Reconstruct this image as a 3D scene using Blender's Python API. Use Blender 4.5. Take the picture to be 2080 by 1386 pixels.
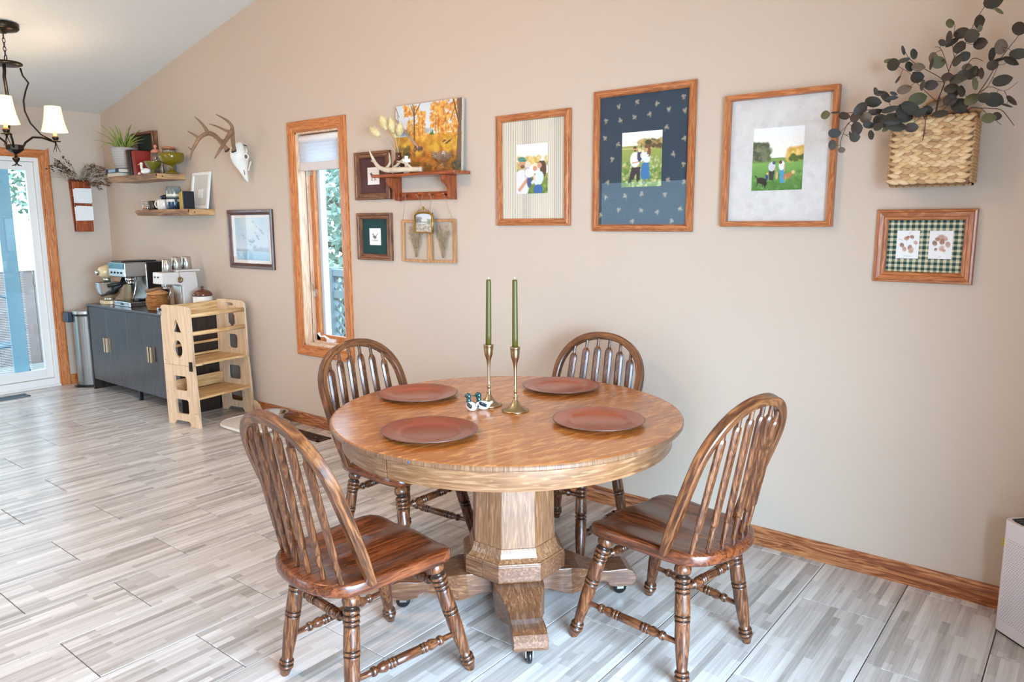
import bpy, bmesh, math, random
import numpy as np
from mathutils import Vector, Matrix, noise

SC = bpy.context.scene
COL = SC.collection
PI = math.pi
random.seed(11)
for _o in list(bpy.data.objects):
    bpy.data.objects.remove(_o)

# ------------------------------------------------------------------ camera
def make_camera():
    yaw, pitch, roll = math.radians(38.5), math.radians(9.04), math.radians(-0.216)
    f = Vector((-math.sin(yaw)*math.cos(pitch), math.cos(yaw)*math.cos(pitch), -math.sin(pitch)))
    r = Vector((math.cos(yaw), math.sin(yaw), 0)); u = r.cross(f)
    r2 = r*math.cos(roll) + u*math.sin(roll); u2 = u*math.cos(roll) - r*math.sin(roll)
    m = Matrix((r2, u2, -f)).transposed().to_4x4(); m.translation = (0, 0, 1.48)
    cd = bpy.data.cameras.new('camera'); cd.sensor_width = 36; cd.lens = 36*1516.8/2080
    cd.clip_start = .05; cd.clip_end = 300
    o = bpy.data.objects.new('camera', cd); COL.objects.link(o); o.matrix_world = m
    SC.camera = o
make_camera()

# ------------------------------------------------------------------ world and light
W = bpy.data.worlds.new('sky'); SC.world = W; W.use_nodes = True
_n = W.node_tree.nodes; _l = W.node_tree.links; _n.clear()
_out = _n.new('ShaderNodeOutputWorld'); _bg = _n.new('ShaderNodeBackground')
_bg.inputs[0].default_value = (0.58, 0.82, 1.0, 1); _bg.inputs[1].default_value = 7.0
_l.new(_bg.outputs[0], _out.inputs[0])

def area(name, loc, target, sx, sy, power, color):
    d = bpy.data.lights.new(name, 'AREA'); d.shape = 'RECTANGLE'; d.size = sx; d.size_y = sy
    d.energy = power; d.color = color
    o = bpy.data.objects.new(name, d); COL.objects.link(o); o.location = loc
    o.rotation_euler = (Vector(target)-Vector(loc)).to_track_quat('-Z', 'Y').to_euler()
    return o
_d = area('daylight_right_window', (1.68, .38, 1.12), (-1.4, 1.8, -.75), 2.2, 1.9, 385, (.50, .745, 1.0))
_d.data.spread = math.radians(125)
area('daylight_front_door', (-4.6, -1.86, 1.0), (-4.4, 0, .5), 1.3, 1.8, 5, (.50, .76, 1.0))
def bulb(name, loc, power, color, r):
    d = bpy.data.lights.new(name, 'POINT'); d.energy = power; d.color = color; d.shadow_soft_size = r
    o = bpy.data.objects.new(name, d); COL.objects.link(o); o.location = loc; return o
bulb('ceiling_light_glow', (-2.9, .55, 3.0), 80, (1.0, .57, .30), .08)
bulb('kitchen_light_glow', (-5.62, -.9, 2.07), 40, (1.0, .59, .33), .05)
for _nm, _loc, _t, _sx, _sy in (('patio_door_portal', (-7.68, 1.81, 1.05), (0, 1.81, 1.05), 1.75, 1.95), ('side_window_portal', (-4.29, 3.44, 1.35), (-4.29, 0, 1.35), .46, 1.5)):
    _p = area(_nm, _loc, _t, _sx, _sy, 1, (1, 1, 1)); _p.data.cycles.is_portal = True

SC.view_settings.view_transform = 'Standard'
SC.view_settings.look = 'None'
SC.view_settings.exposure = 0.0
SC.view_settings.gamma = 1.0
SC.view_settings.use_curve_mapping = False
SC.cycles.use_denoising = True
SC.cycles.max_bounces = 8
SC.cycles.diffuse_bounces = 4
SC.cycles.transparent_max_bounces = 16
SC.cycles.sample_clamp_indirect = 4

# ------------------------------------------------------------------ helpers
def lin(c):
    """sRGB 0-255 triple to linear"""
    r = []
    for v in c[:3]:
        v = v/255.0
        r.append(v/12.92 if v <= .04045 else ((v+.055)/1.055)**2.4)
    return tuple(r)

def link(o, parent=None, loc=None, rot=None):
    COL.objects.link(o)
    if parent is not None: o.parent = parent
    if loc is not None: o.location = loc
    if rot is not None: o.rotation_euler = rot
    return o

def tag(o, label=None, cat=None, group=None, kind=None):
    if label: o['label'] = label
    if cat: o['category'] = cat
    if group: o['group'] = group
    if kind: o['kind'] = kind
    return o

def empty(name, loc=(0, 0, 0), rot=(0, 0, 0), label=None, cat=None, group=None, kind=None):
    o = bpy.data.objects.new(name, None); o.empty_display_size = .05
    link(o, None, loc, rot); return tag(o, label, cat, group, kind)

def copy_tree(o, parent=None):
    c = o.copy(); COL.objects.link(c); c.parent = parent
    for ch in list(o.children): copy_tree(ch, c)
    return c

def sharpen(o, deg=28):
    bm = bmesh.new(); bm.from_mesh(o.data)
    for e in bm.edges:
        if len(e.link_faces) == 2 and e.calc_face_angle(0) > math.radians(deg): e.smooth = False
    bm.to_mesh(o.data); bm.free(); return o

class MB:
    def __init__(s): s.v = []; s.f = []; s.mi = []; s.sm = []
    def add(s, vs, fs, smooth=False, mi=0, M=None):
        b = len(s.v)
        for p in vs:
            p = Vector(p)
            if M is not None: p = M @ p
            s.v.append(tuple(p))
        for f in fs:
            s.f.append(tuple(i+b for i in f)); s.mi.append(mi); s.sm.append(smooth)
        return s
    def box(s, lo, hi, M=None, mi=0):
        x0, y0, z0 = lo; x1, y1, z1 = hi
        v = [(x0,y0,z0),(x1,y0,z0),(x1,y1,z0),(x0,y1,z0),(x0,y0,z1),(x1,y0,z1),(x1,y1,z1),(x0,y1,z1)]
        return s.add(v, [(0,3,2,1),(4,5,6,7),(0,1,5,4),(1,2,6,5),(2,3,7,6),(3,0,4,7)], False, mi, M)
    def lathe(s, prof, n=24, M=None, mi=0, smooth=True, a0=0, sy=1.0):
        vs = []; fs = []; rows = []
        for r, z in prof:
            if r < 1e-5: rows.append([len(vs)]); vs.append((0, 0, z))
            else:
                rows.append(list(range(len(vs), len(vs)+n)))
                for k in range(n):
                    a = a0+2*PI*k/n; vs.append((r*math.cos(a), r*sy*math.sin(a), z))
        for a, b in zip(rows, rows[1:]):
            for k in range(n):
                k2 = (k+1) % n
                if len(a) == 1 and len(b) == 1: continue
                if len(a) == 1: fs.append((a[0], b[k2], b[k])[::-1] if False else (a[0], b[k], b[k2])[::-1])
                elif len(b) == 1: fs.append((a[k], a[k2], b[0]))
                else: fs.append((a[k], a[k2], b[k2], b[k]))
        return s.add(vs, fs, smooth, mi, M)
    def tube(s, pts, rad, n=8, mi=0, closed=False, flat=1.0, up=None, caps=True, M=None):
        P = [Vector(p) for p in pts]; m = len(P)
        if not hasattr(rad, '__len__'): rad = [rad]*m
        vs = []; fs = []; prev = None
        for i in range(m):
            if closed: t = P[(i+1) % m]-P[i-1]
            else: t = P[min(i+1, m-1)]-P[max(i-1, 0)]
            if t.length < 1e-9: t = Vector((0, 0, 1))
            t.normalize()
            if prev is None:
                u = Vector(up) if up is not None else (Vector((0, 0, 1)) if abs(t.z) < .9 else Vector((1, 0, 0)))
            else: u = prev
            u = (u-t*u.dot(t))
            if u.length < 1e-6: u = t.orthogonal()
            u.normalize(); prev = u; w = t.cross(u)
            for k in range(n):
                a = 2*PI*k/n
                vs.append(P[i]+u*(rad[i]*math.cos(a))+w*(rad[i]*flat*math.sin(a)))
        R = m if closed else m-1
        for i in range(R):
            j = (i+1) % m
            for k in range(n):
                k2 = (k+1) % n
                fs.append((i*n+k, i*n+k2, j*n+k2, j*n+k))
        if caps and not closed:
            fs.append(tuple(range(n))[::-1]); fs.append(tuple((m-1)*n+k for k in range(n)))
        return s.add(vs, fs, True, mi, M)
    def prism(s, poly, d0, d1, ax='y', mi=0, M=None):
        """poly in two axes, extruded along ax from d0 to d1"""
        n = len(poly)
        def P(a, b, d):
            return {'y': (a, d, b), 'z': (a, b, d), 'x': (d, a, b)}[ax]
        vs = [P(a, b, d0) for a, b in poly]+[P(a, b, d1) for a, b in poly]
        fs = [(i, (i+1) % n, n+(i+1) % n, n+i) for i in range(n)]
        fs.append(tuple(range(n))[::-1]); fs.append(tuple(range(n, 2*n)))
        return s.add(vs, fs, False, mi, M)
    def build(s, name, mats, parent=None, loc=None, rot=None, bevel=0, seg=2, subsurf=0, fix=True):
        me = bpy.data.meshes.new(name); me.from_pydata(s.v, [], s.f)
        if not isinstance(mats, (list, tuple)): mats = [mats]
        for m in mats: me.materials.append(m)
        me.polygons.foreach_set('material_index', s.mi)
        me.polygons.foreach_set('use_smooth', s.sm)
        if fix:
            bm = bmesh.new(); bm.from_mesh(me); bmesh.ops.recalc_face_normals(bm, faces=bm.faces)
            big = [f for f in bm.faces if len(f.verts) > 4]
            if big: bmesh.ops.triangulate(bm, faces=big)
            bm.to_mesh(me); bm.free()
        me.update()
        o = bpy.data.objects.new(name, me); link(o, parent, loc, rot)
        if bevel:
            b = o.modifiers.new('bevel', 'BEVEL'); b.width = bevel; b.segments = seg; b.limit_method = 'ANGLE'
            b.angle_limit = math.radians(40); b.use_clamp_overlap = True
            if seg > 1:
                b.harden_normals = False
        if subsurf:
            b = o.modifiers.new('sub', 'SUBSURF'); b.levels = b.render_levels = subsurf
        return o

def box(name, lo, hi, mat, parent=None, bevel=0.002, **k):
    return MB().box(lo, hi).build(name, mat, parent, bevel=bevel, **k)

def axis_frame(p, q):
    """matrix that maps local z (0..length) onto p->q"""
    p = Vector(p); q = Vector(q); t = (q-p)
    m = t.to_track_quat('Z', 'Y').to_matrix().to_4x4(); m.translation = p
    return m, t.length

def plate(name, outer, holes, thick, mat, parent, M=None, bevel=.002):
    """flat board with holes cut through it; outline in (x, z), thickness along y"""
    cu = bpy.data.curves.new(name, 'CURVE'); cu.dimensions = '2D'; cu.fill_mode = 'BOTH'
    cu.extrude = thick/2
    for ring in [outer]+list(holes):
        sp = cu.splines.new('POLY'); sp.points.add(len(ring)-1); sp.use_cyclic_u = True
        for p, (a, b) in zip(sp.points, ring): p.co = (a, b, 0, 1)
    tmp = bpy.data.objects.new('tmp', cu); COL.objects.link(tmp)
    dg = bpy.context.evaluated_depsgraph_get(); dg.update()
    me = bpy.data.meshes.new_from_object(tmp.evaluated_get(dg)); me.name = name
    bpy.data.objects.remove(tmp)
    me.transform(Matrix.Rotation(PI/2, 4, 'X'))
    if M is not None: me.transform(M)
    me.materials.clear(); me.materials.append(mat)
    o = bpy.data.objects.new(name, me); link(o, parent)
    return o

def ring(cx, cz, rx, rz, n=24, a0=0, a1=2*PI):
    return [(cx+rx*math.cos(a0+(a1-a0)*k/n), cz+rz*math.sin(a0+(a1-a0)*k/n)) for k in range(n)]

def rrect(x0, z0, x1, z1, r, n=5):
    P = []
    for cx, cz, a in ((x1-r, z1-r, 0), (x0+r, z1-r, PI/2), (x0+r, z0+r, PI), (x1-r, z0+r, 3*PI/2)):
        for k in range(n+1):
            t = a+PI/2*k/n; P.append((cx+r*math.cos(t), cz+r*math.sin(t)))
    return P

# ------------------------------------------------------------------ materials
def new_mat(name):
    m = bpy.data.materials.new(name); m.use_nodes = True
    nt = m.node_tree; b = nt.nodes['Principled BSDF']
    return m, nt, b

def pbr(name, col, rough=.5, metal=0, spec=.5, coat=0, trans=0, ior=1.45, bump=0, bscale=60, var=0, vscale=8, emit=None, estr=0, sheen=0, sss=0):
    m, nt, b = new_mat(name)
    c = lin(col)+(1,)
    b.inputs['Base Color'].default_value = c; b.inputs['Roughness'].default_value = rough
    b.inputs['Metallic'].default_value = metal; b.inputs['Specular IOR Level'].default_value = spec
    b.inputs['Coat Weight'].default_value = coat; b.inputs['Coat Roughness'].default_value = .12
    b.inputs['Transmission Weight'].default_value = trans; b.inputs['IOR'].default_value = ior
    if sheen: b.inputs['Sheen Weight'].default_value = sheen
    if sss:
        b.inputs['Subsurface Weight'].default_value = sss; b.inputs['Subsurface Scale'].default_value = .01
    if emit: b.inputs['Emission Color'].default_value = lin(emit)+(1,); b.inputs['Emission Strength'].default_value = estr
    if bump or var:
        tc = nt.nodes.new('ShaderNodeTexCoord')
    if bump:
        n = nt.nodes.new('ShaderNodeTexNoise'); n.inputs['Scale'].default_value = bscale; n.inputs['Detail'].default_value = 4
        bp = nt.nodes.new('ShaderNodeBump'); bp.inputs['Strength'].default_value = bump; bp.inputs['Distance'].default_value = .01
        nt.links.new(tc.outputs['Object'], n.inputs['Vector']); nt.links.new(n.outputs['Fac'], bp.inputs['Height'])
        nt.links.new(bp.outputs['Normal'], b.inputs['Normal'])
    if var:
        n = nt.nodes.new('ShaderNodeTexNoise'); n.inputs['Scale'].default_value = vscale; n.inputs['Detail'].default_value = 5
        hs = nt.nodes.new('ShaderNodeHueSaturation'); hs.inputs['Color'].default_value = c
        mr = nt.nodes.new('ShaderNodeMapRange'); mr.inputs['From Min'].default_value = .3; mr.inputs['From Max'].default_value = .7
        mr.inputs['To Min'].default_value = 1-var; mr.inputs['To Max'].default_value = 1+var
        nt.links.new(tc.outputs['Object'], n.inputs['Vector']); nt.links.new(n.outputs['Fac'], mr.inputs['Value'])
        nt.links.new(mr.outputs['Result'], hs.inputs['Value']); nt.links.new(hs.outputs['Color'], b.inputs['Base Color'])
    return m

def wood(name, dark, mid, light, axis='z', rough=.35, coat=.3, rings=9.0, fleck=0, fleckcol=None, rotz=0, bump=.08, fine=1.0, contrast=1.0, pore=.72, spec=.5, mixf=.62, coord='Object', fs=(95, 16), fth=(.545, .60), frot=None):
    m, nt, b = new_mat(name); N = nt.nodes; L = nt.links
    tc = N.new('ShaderNodeTexCoord'); oi = N.new('ShaderNodeObjectInfo')
    mul = N.new('ShaderNodeMath'); mul.operation = 'MULTIPLY'; mul.inputs[1].default_value = 7.3
    L.new(oi.outputs['Random'], mul.inputs[0])
    va = N.new('ShaderNodeVectorMath'); va.operation = 'ADD'
    L.new(tc.outputs[coord], va.inputs[0]); L.new(mul.outputs[0], va.inputs[1])
    src = va.outputs[0]
    if rotz:
        mr_ = N.new('ShaderNodeMapping'); mr_.inputs['Rotation'].default_value = (0, 0, rotz)
        L.new(src, mr_.inputs['Vector']); src = mr_.outputs[0]
    ai = 'xyz'.index(axis)
    def mapped(across, along):
        mp = N.new('ShaderNodeMapping'); sc = [across]*3; sc[ai] = along
        mp.inputs['Scale'].default_value = sc; L.new(src, mp.inputs['Vector']); return mp.outputs[0]
    n1 = N.new('ShaderNodeTexNoise'); n1.inputs['Scale'].default_value = 1; n1.inputs['Detail'].default_value = 5
    n1.inputs['Distortion'].default_value = 1.2
    L.new(mapped(rings, rings*.10), n1.inputs['Vector'])
    w = N.new('ShaderNodeMath'); w.operation = 'MULTIPLY'; w.inputs[1].default_value = 9
    L.new(n1.outputs['Fac'], w.inputs[0])
    fr = N.new('ShaderNodeMath'); fr.operation = 'PINGPONG'; fr.inputs[1].default_value = 1
    L.new(w.outputs[0], fr.inputs[0])
    n2 = N.new('ShaderNodeTexNoise'); n2.inputs['Scale'].default_value = 1; n2.inputs['Detail'].default_value = 4
    L.new(mapped(rings*9*fine, rings*.5*fine), n2.inputs['Vector'])
    mix = N.new('ShaderNodeMix'); mix.data_type = 'FLOAT'; mix.inputs['Factor'].default_value = mixf
    L.new(fr.outputs[0], mix.inputs[2]); L.new(n2.outputs['Fac'], mix.inputs[3])
    cr = N.new('ShaderNodeValToRGB'); e = cr.color_ramp.elements
    e[0].position = .5-.28*contrast; e[0].color = lin(dark)+(1,); e[1].position = .5+.26*contrast; e[1].color = lin(light)+(1,)
    x = e.new(.5); x.color = lin(mid)+(1,)
    L.new(mix.outputs[0], cr.inputs['Fac']); colr = cr.outputs['Color']
    n3 = N.new('ShaderNodeTexNoise'); n3.inputs['Scale'].default_value = 1; n3.inputs['Detail'].default_value = 2
    L.new(mapped(260, 9), n3.inputs['Vector'])
    pr = N.new('ShaderNodeMapRange'); pr.inputs['From Min'].default_value = .36; pr.inputs['From Max'].default_value = .47
    pr.inputs['To Min'].default_value = pore; pr.inputs['To Max'].default_value = 1
    L.new(n3.outputs['Fac'], pr.inputs['Value'])
    mm = N.new('ShaderNodeMix'); mm.data_type = 'RGBA'; mm.blend_type = 'MULTIPLY'; mm.inputs['Factor'].default_value = 1
    L.new(colr, mm.inputs[6]); L.new(pr.outputs[0], mm.inputs[7]); colr = mm.outputs[2]
    if fleck:
        mp = N.new('ShaderNodeMapping'); mp.inputs['Rotation'].default_value = (0, .5 if axis == 'z' else 0, .9 if axis != 'z' else 0)
        sc = [fs[0]]*3; sc[ai] = fs[1];
        if frot is not None: mp.inputs['Rotation'].default_value = frot
        mp.inputs['Scale'].default_value = sc
        L.new(src, mp.inputs['Vector'])
        n4 = N.new('ShaderNodeTexNoise'); n4.inputs['Scale'].default_value = 1; n4.inputs['Detail'].default_value = 1.5; n4.inputs['Distortion'].default_value = .6
        L.new(mp.outputs[0], n4.inputs['Vector'])
        fl = N.new('ShaderNodeMapRange'); fl.inputs['From Min'].default_value = fth[0]; fl.inputs['From Max'].default_value = fth[1]
        fl.inputs['To Min'].default_value = 0; fl.inputs['To Max'].default_value = fleck
        L.new(n4.outputs['Fac'], fl.inputs['Value'])
        m2 = N.new('ShaderNodeMix'); m2.data_type = 'RGBA'
        L.new(fl.outputs[0], m2.inputs['Factor']); L.new(colr, m2.inputs[6]); m2.inputs[7].default_value = lin(fleckcol or light)+(1,)
        colr = m2.outputs[2]
    L.new(colr, b.inputs['Base Color'])
    b.inputs['Roughness'].default_value = rough; b.inputs['Coat Weight'].default_value = coat; b.inputs['Coat Roughness'].default_value = .15
    b.inputs['Specular IOR Level'].default_value = spec
    if bump:
        bp = N.new('ShaderNodeBump'); bp.inputs['Strength'].default_value = bump; bp.inputs['Distance'].default_value = .002
        L.new(n3.outputs['Fac'], bp.inputs['Height']); L.new(bp.outputs['Normal'], b.inputs['Normal'])
    return m

def thin_glass(name, tint=(255, 255, 255), rough=0.0, refl=1.0):
    m, nt, b = new_mat(name); N = nt.nodes; L = nt.links; N.remove(b)
    out = N['Material Output']; t = N.new('ShaderNodeBsdfTransparent'); t.inputs[0].default_value = lin(tint)+(1,)
    g = N.new('ShaderNodeBsdfGlossy'); g.inputs['Roughness'].default_value = rough
    fr = N.new('ShaderNodeLayerWeight'); fr.inputs[0].default_value = .5
    pw = N.new('ShaderNodeMath'); pw.operation = 'POWER'; pw.inputs[1].default_value = 4.5; L.new(fr.outputs['Facing'], pw.inputs[0])
    mu = N.new('ShaderNodeMath'); mu.operation = 'MULTIPLY_ADD'; mu.inputs[1].default_value = .9*refl; mu.inputs[2].default_value = .045*refl
    mx = N.new('ShaderNodeMixShader'); L.new(pw.outputs[0], mu.inputs[0]); L.new(mu.outputs[0], mx.inputs[0])
    L.new(t.outputs[0], mx.inputs[1]); L.new(g.outputs[0], mx.inputs[2]); L.new(mx.outputs[0], out.inputs[0])
    return m

def print_mat(name, rough=.5):
    m, nt, b = new_mat(name); a = nt.nodes.new('ShaderNodeAttribute'); a.attribute_name = 'ink'
    nt.links.new(a.outputs['Color'], b.inputs['Base Color']); b.inputs['Roughness'].default_value = rough
    return m

M = {}
M['wall'] = pbr('beige_wall_paint', (202, 184, 167), .75, spec=.25, bump=.12, bscale=140)
M['ceiling'] = pbr('white_ceiling_paint', (226, 222, 216), .9, spec=.1, bump=.4, bscale=45)
M['oak_trim_x'] = wood('oak_trim_x', (162, 86, 38), (196, 116, 56), (214, 142, 84), 'x', .4, .2, rings=40)
M['oak_trim_y'] = wood('oak_trim_y', (162, 86, 38), (196, 116, 56), (214, 142, 84), 'y', .4, .2, rings=40)
M['oak_trim_z'] = wood('oak_trim_z', (162, 86, 38), (196, 116, 56), (214, 142, 84), 'z', .4, .2, rings=40)
M['base_x'] = wood('baseboard_oak', (124, 64, 34), (164, 96, 54), (196, 132, 84), 'x', .4, .2, rings=30, mixf=.45)
M['chair'] = wood('chair_oak', (46, 22, 11), (94, 50, 26), (140, 88, 50), 'z', .34, .2, rings=40)
M['chair_bow'] = wood('chair_bow_oak', (52, 26, 12), (100, 55, 28), (146, 92, 52), 'y', .34, .2, rings=40, coord='UV')
M['chair_seat'] = wood('chair_seat_oak', (58, 25, 11), (100, 47, 22), (132, 70, 37), 'y', .27, .3, rings=22, mixf=.6)
M['chair_x'] = wood('chair_stretcher_oak', (50, 25, 13), (94, 50, 26), (132, 80, 46), 'x', .3, .35, rings=40)
M['table_top'] = wood('table_top_oak', (156, 86, 34), (180, 106, 46), (196, 124, 58), 'y', .24, .3, rings=9, fleck=.6, fleckcol=(222, 158, 88), rotz=.25, mixf=.75, fs=(62, 13), fth=(.53, .63))
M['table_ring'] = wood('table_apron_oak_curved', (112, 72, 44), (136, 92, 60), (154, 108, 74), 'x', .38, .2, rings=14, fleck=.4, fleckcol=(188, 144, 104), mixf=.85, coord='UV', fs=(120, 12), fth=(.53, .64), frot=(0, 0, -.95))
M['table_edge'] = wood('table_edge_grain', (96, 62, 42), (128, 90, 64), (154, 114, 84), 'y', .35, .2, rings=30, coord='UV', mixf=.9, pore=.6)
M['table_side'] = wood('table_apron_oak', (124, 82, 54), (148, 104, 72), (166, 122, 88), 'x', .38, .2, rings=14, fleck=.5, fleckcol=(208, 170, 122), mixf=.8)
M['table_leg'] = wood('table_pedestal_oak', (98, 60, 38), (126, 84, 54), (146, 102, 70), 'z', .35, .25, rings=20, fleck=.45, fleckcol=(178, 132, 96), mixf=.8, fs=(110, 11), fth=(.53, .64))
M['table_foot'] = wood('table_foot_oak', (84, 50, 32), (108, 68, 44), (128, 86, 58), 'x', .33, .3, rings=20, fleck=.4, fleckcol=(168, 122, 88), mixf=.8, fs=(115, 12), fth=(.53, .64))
M['frame_x'] = wood('frame_oak_x', (140, 74, 36), (176, 102, 54), (200, 132, 80), 'x', .36, .25, rings=50)
M['frame_z'] = wood('frame_oak_z', (140, 74, 36), (176, 102, 54), (200, 132, 80), 'z', .36, .25, rings=50)
M['rustic_x'] = wood('rustic_frame_x', (74, 44, 26), (116, 72, 44), (152, 100, 64), 'x', .55, .05, rings=30)
M['rustic_z'] = wood('rustic_frame_z', (74, 44, 26), (116, 72, 44), (152, 100, 64), 'z', .55, .05, rings=30)
M['walnut_x'] = wood('walnut_frame_x', (52, 24, 16), (88, 46, 32), (112, 64, 46), 'x', .35, .2, rings=30)
M['walnut_z'] = wood('walnut_frame_z', (52, 24, 16), (88, 46, 32), (112, 64, 46), 'z', .35, .2, rings=30)
M['cherry'] = wood('cherry_shelf_wood', (112, 46, 18), (152, 70, 30), (180, 92, 44), 'x', .3, .4, rings=22)
M['cherry_z'] = wood('cherry_shelf_wood_z', (112, 46, 18), (152, 70, 30), (180, 92, 44), 'z', .3, .4, rings=22)
M['pine'] = wood('pine_plywood', (206, 166, 122), (222, 186, 144), (232, 200, 160), 'x', .5, .05, rings=14, pore=.9)
M['pine_z'] = wood('pine_plywood_z', (212, 176, 138), (224, 192, 156), (234, 206, 172), 'z', .5, .05, rings=14, pore=.9)
M['light_wood'] = wood('light_frame_wood', (158, 104, 62), (190, 138, 90), (212, 164, 116), 'z', .5, .05, rings=30)
M['slab'] = wood('live_edge_slab', (104, 74, 54), (160, 118, 84), (192, 148, 106), 'x', .5, .1, rings=12)
M['slab_end'] = wood('live_edge_end_grain', (170, 122, 74), (198, 150, 100), (214, 170, 122), 'y', .55, .05, rings=20)
M['cabinet'] = wood('dark_walnut_laminate', (26, 22, 26), (42, 36, 40), (58, 50, 52), 'z', .3, .2, rings=16, pore=.85)
M['cab_dark'] = wood('dark_walnut_side', (24, 16, 12), (40, 28, 20), (56, 38, 28), 'z', .45, .1, rings=16)
M['brass'] = pbr('aged_brass', (178, 158, 124), .3, 1, var=.08)
M['champagne'] = pbr('champagne_metal', (206, 172, 138), .3, 1)
M['gold'] = pbr('gilt_metal', (176, 140, 70), .35, 1)
M['steel'] = pbr('brushed_steel', (196, 196, 194), .24, 1)
M['steel_soft'] = pbr('satin_steel', (186, 184, 180), .38, 1)
M['chrome'] = pbr('chrome', (214, 214, 214), .1, 1)
M['black'] = pbr('black_plastic', (18, 18, 20), .4)
M['black_gloss'] = pbr('black_gloss', (14, 14, 16), .15, coat=.5)
M['white_plastic'] = pbr('white_plastic', (232, 228, 226), .4)
M['vinyl'] = pbr('white_vinyl', (232, 228, 222), .4)
M['white_paint'] = pbr('white_painted_wood', (236, 232, 226), .5)
M['bronze'] = pbr('dark_bronze', (52, 44, 36), .35, .8, var=.2, vscale=20)
M['candle'] = pbr('olive_wax', (80, 72, 20), .42)
M['terra'] = pbr('terracotta_lacquer', (150, 72, 44), .3, coat=.35, var=.1, vscale=9)
M['terra_dk'] = pbr('copper_brown_lacquer', (134, 60, 38), .3, coat=.35, var=.14, vscale=9)
M['wick'] = pbr('wick', (230, 226, 214), .8)
M['glass'] = thin_glass('clear_pane')
M['pic_glass'] = thin_glass('picture_pane', refl=.6)
M['crystal'] = pbr('clear_glass', (245, 248, 248), .03, trans=1, ior=1.45)
M['crystal_thin'] = thin_glass('cut_glass', (248, 250, 250), .1, 2.2)
M['green_glass'] = pbr('olive_green_glass', (124, 108, 8), .12, trans=.2, coat=.3)
M['print'] = print_mat('printed_paper', .45)
M['canvas'] = print_mat('painted_canvas', .6)
M['cloth'] = print_mat('printed_cloth', .8)
M['paper'] = pbr('white_paper', (236, 234, 230), .7)
M['ivory'] = pbr('book_pages', (226, 214, 190), .8)
M['bone'] = pbr('bleached_bone', (232, 226, 214), .6, bump=.25, bscale=90, var=.05, vscale=20)
M['antler'] = pbr('brown_antler', (136, 104, 78), .5, bump=.5, bscale=130, var=.3, vscale=14)
M['antler_pale'] = pbr('pale_antler', (206, 188, 164), .5, bump=.3, bscale=130, var=.16, vscale=20)
M['twine'] = pbr('jute_twine', (176, 146, 108), .9)
M['stoneware'] = pbr('grey_stoneware', (176, 168, 162), .55)
M['soil'] = pbr('soil', (60, 44, 32), .95)
M['aloe'] = pbr('aloe_green', (128, 142, 62), .4, var=.25, vscale=18)
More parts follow.
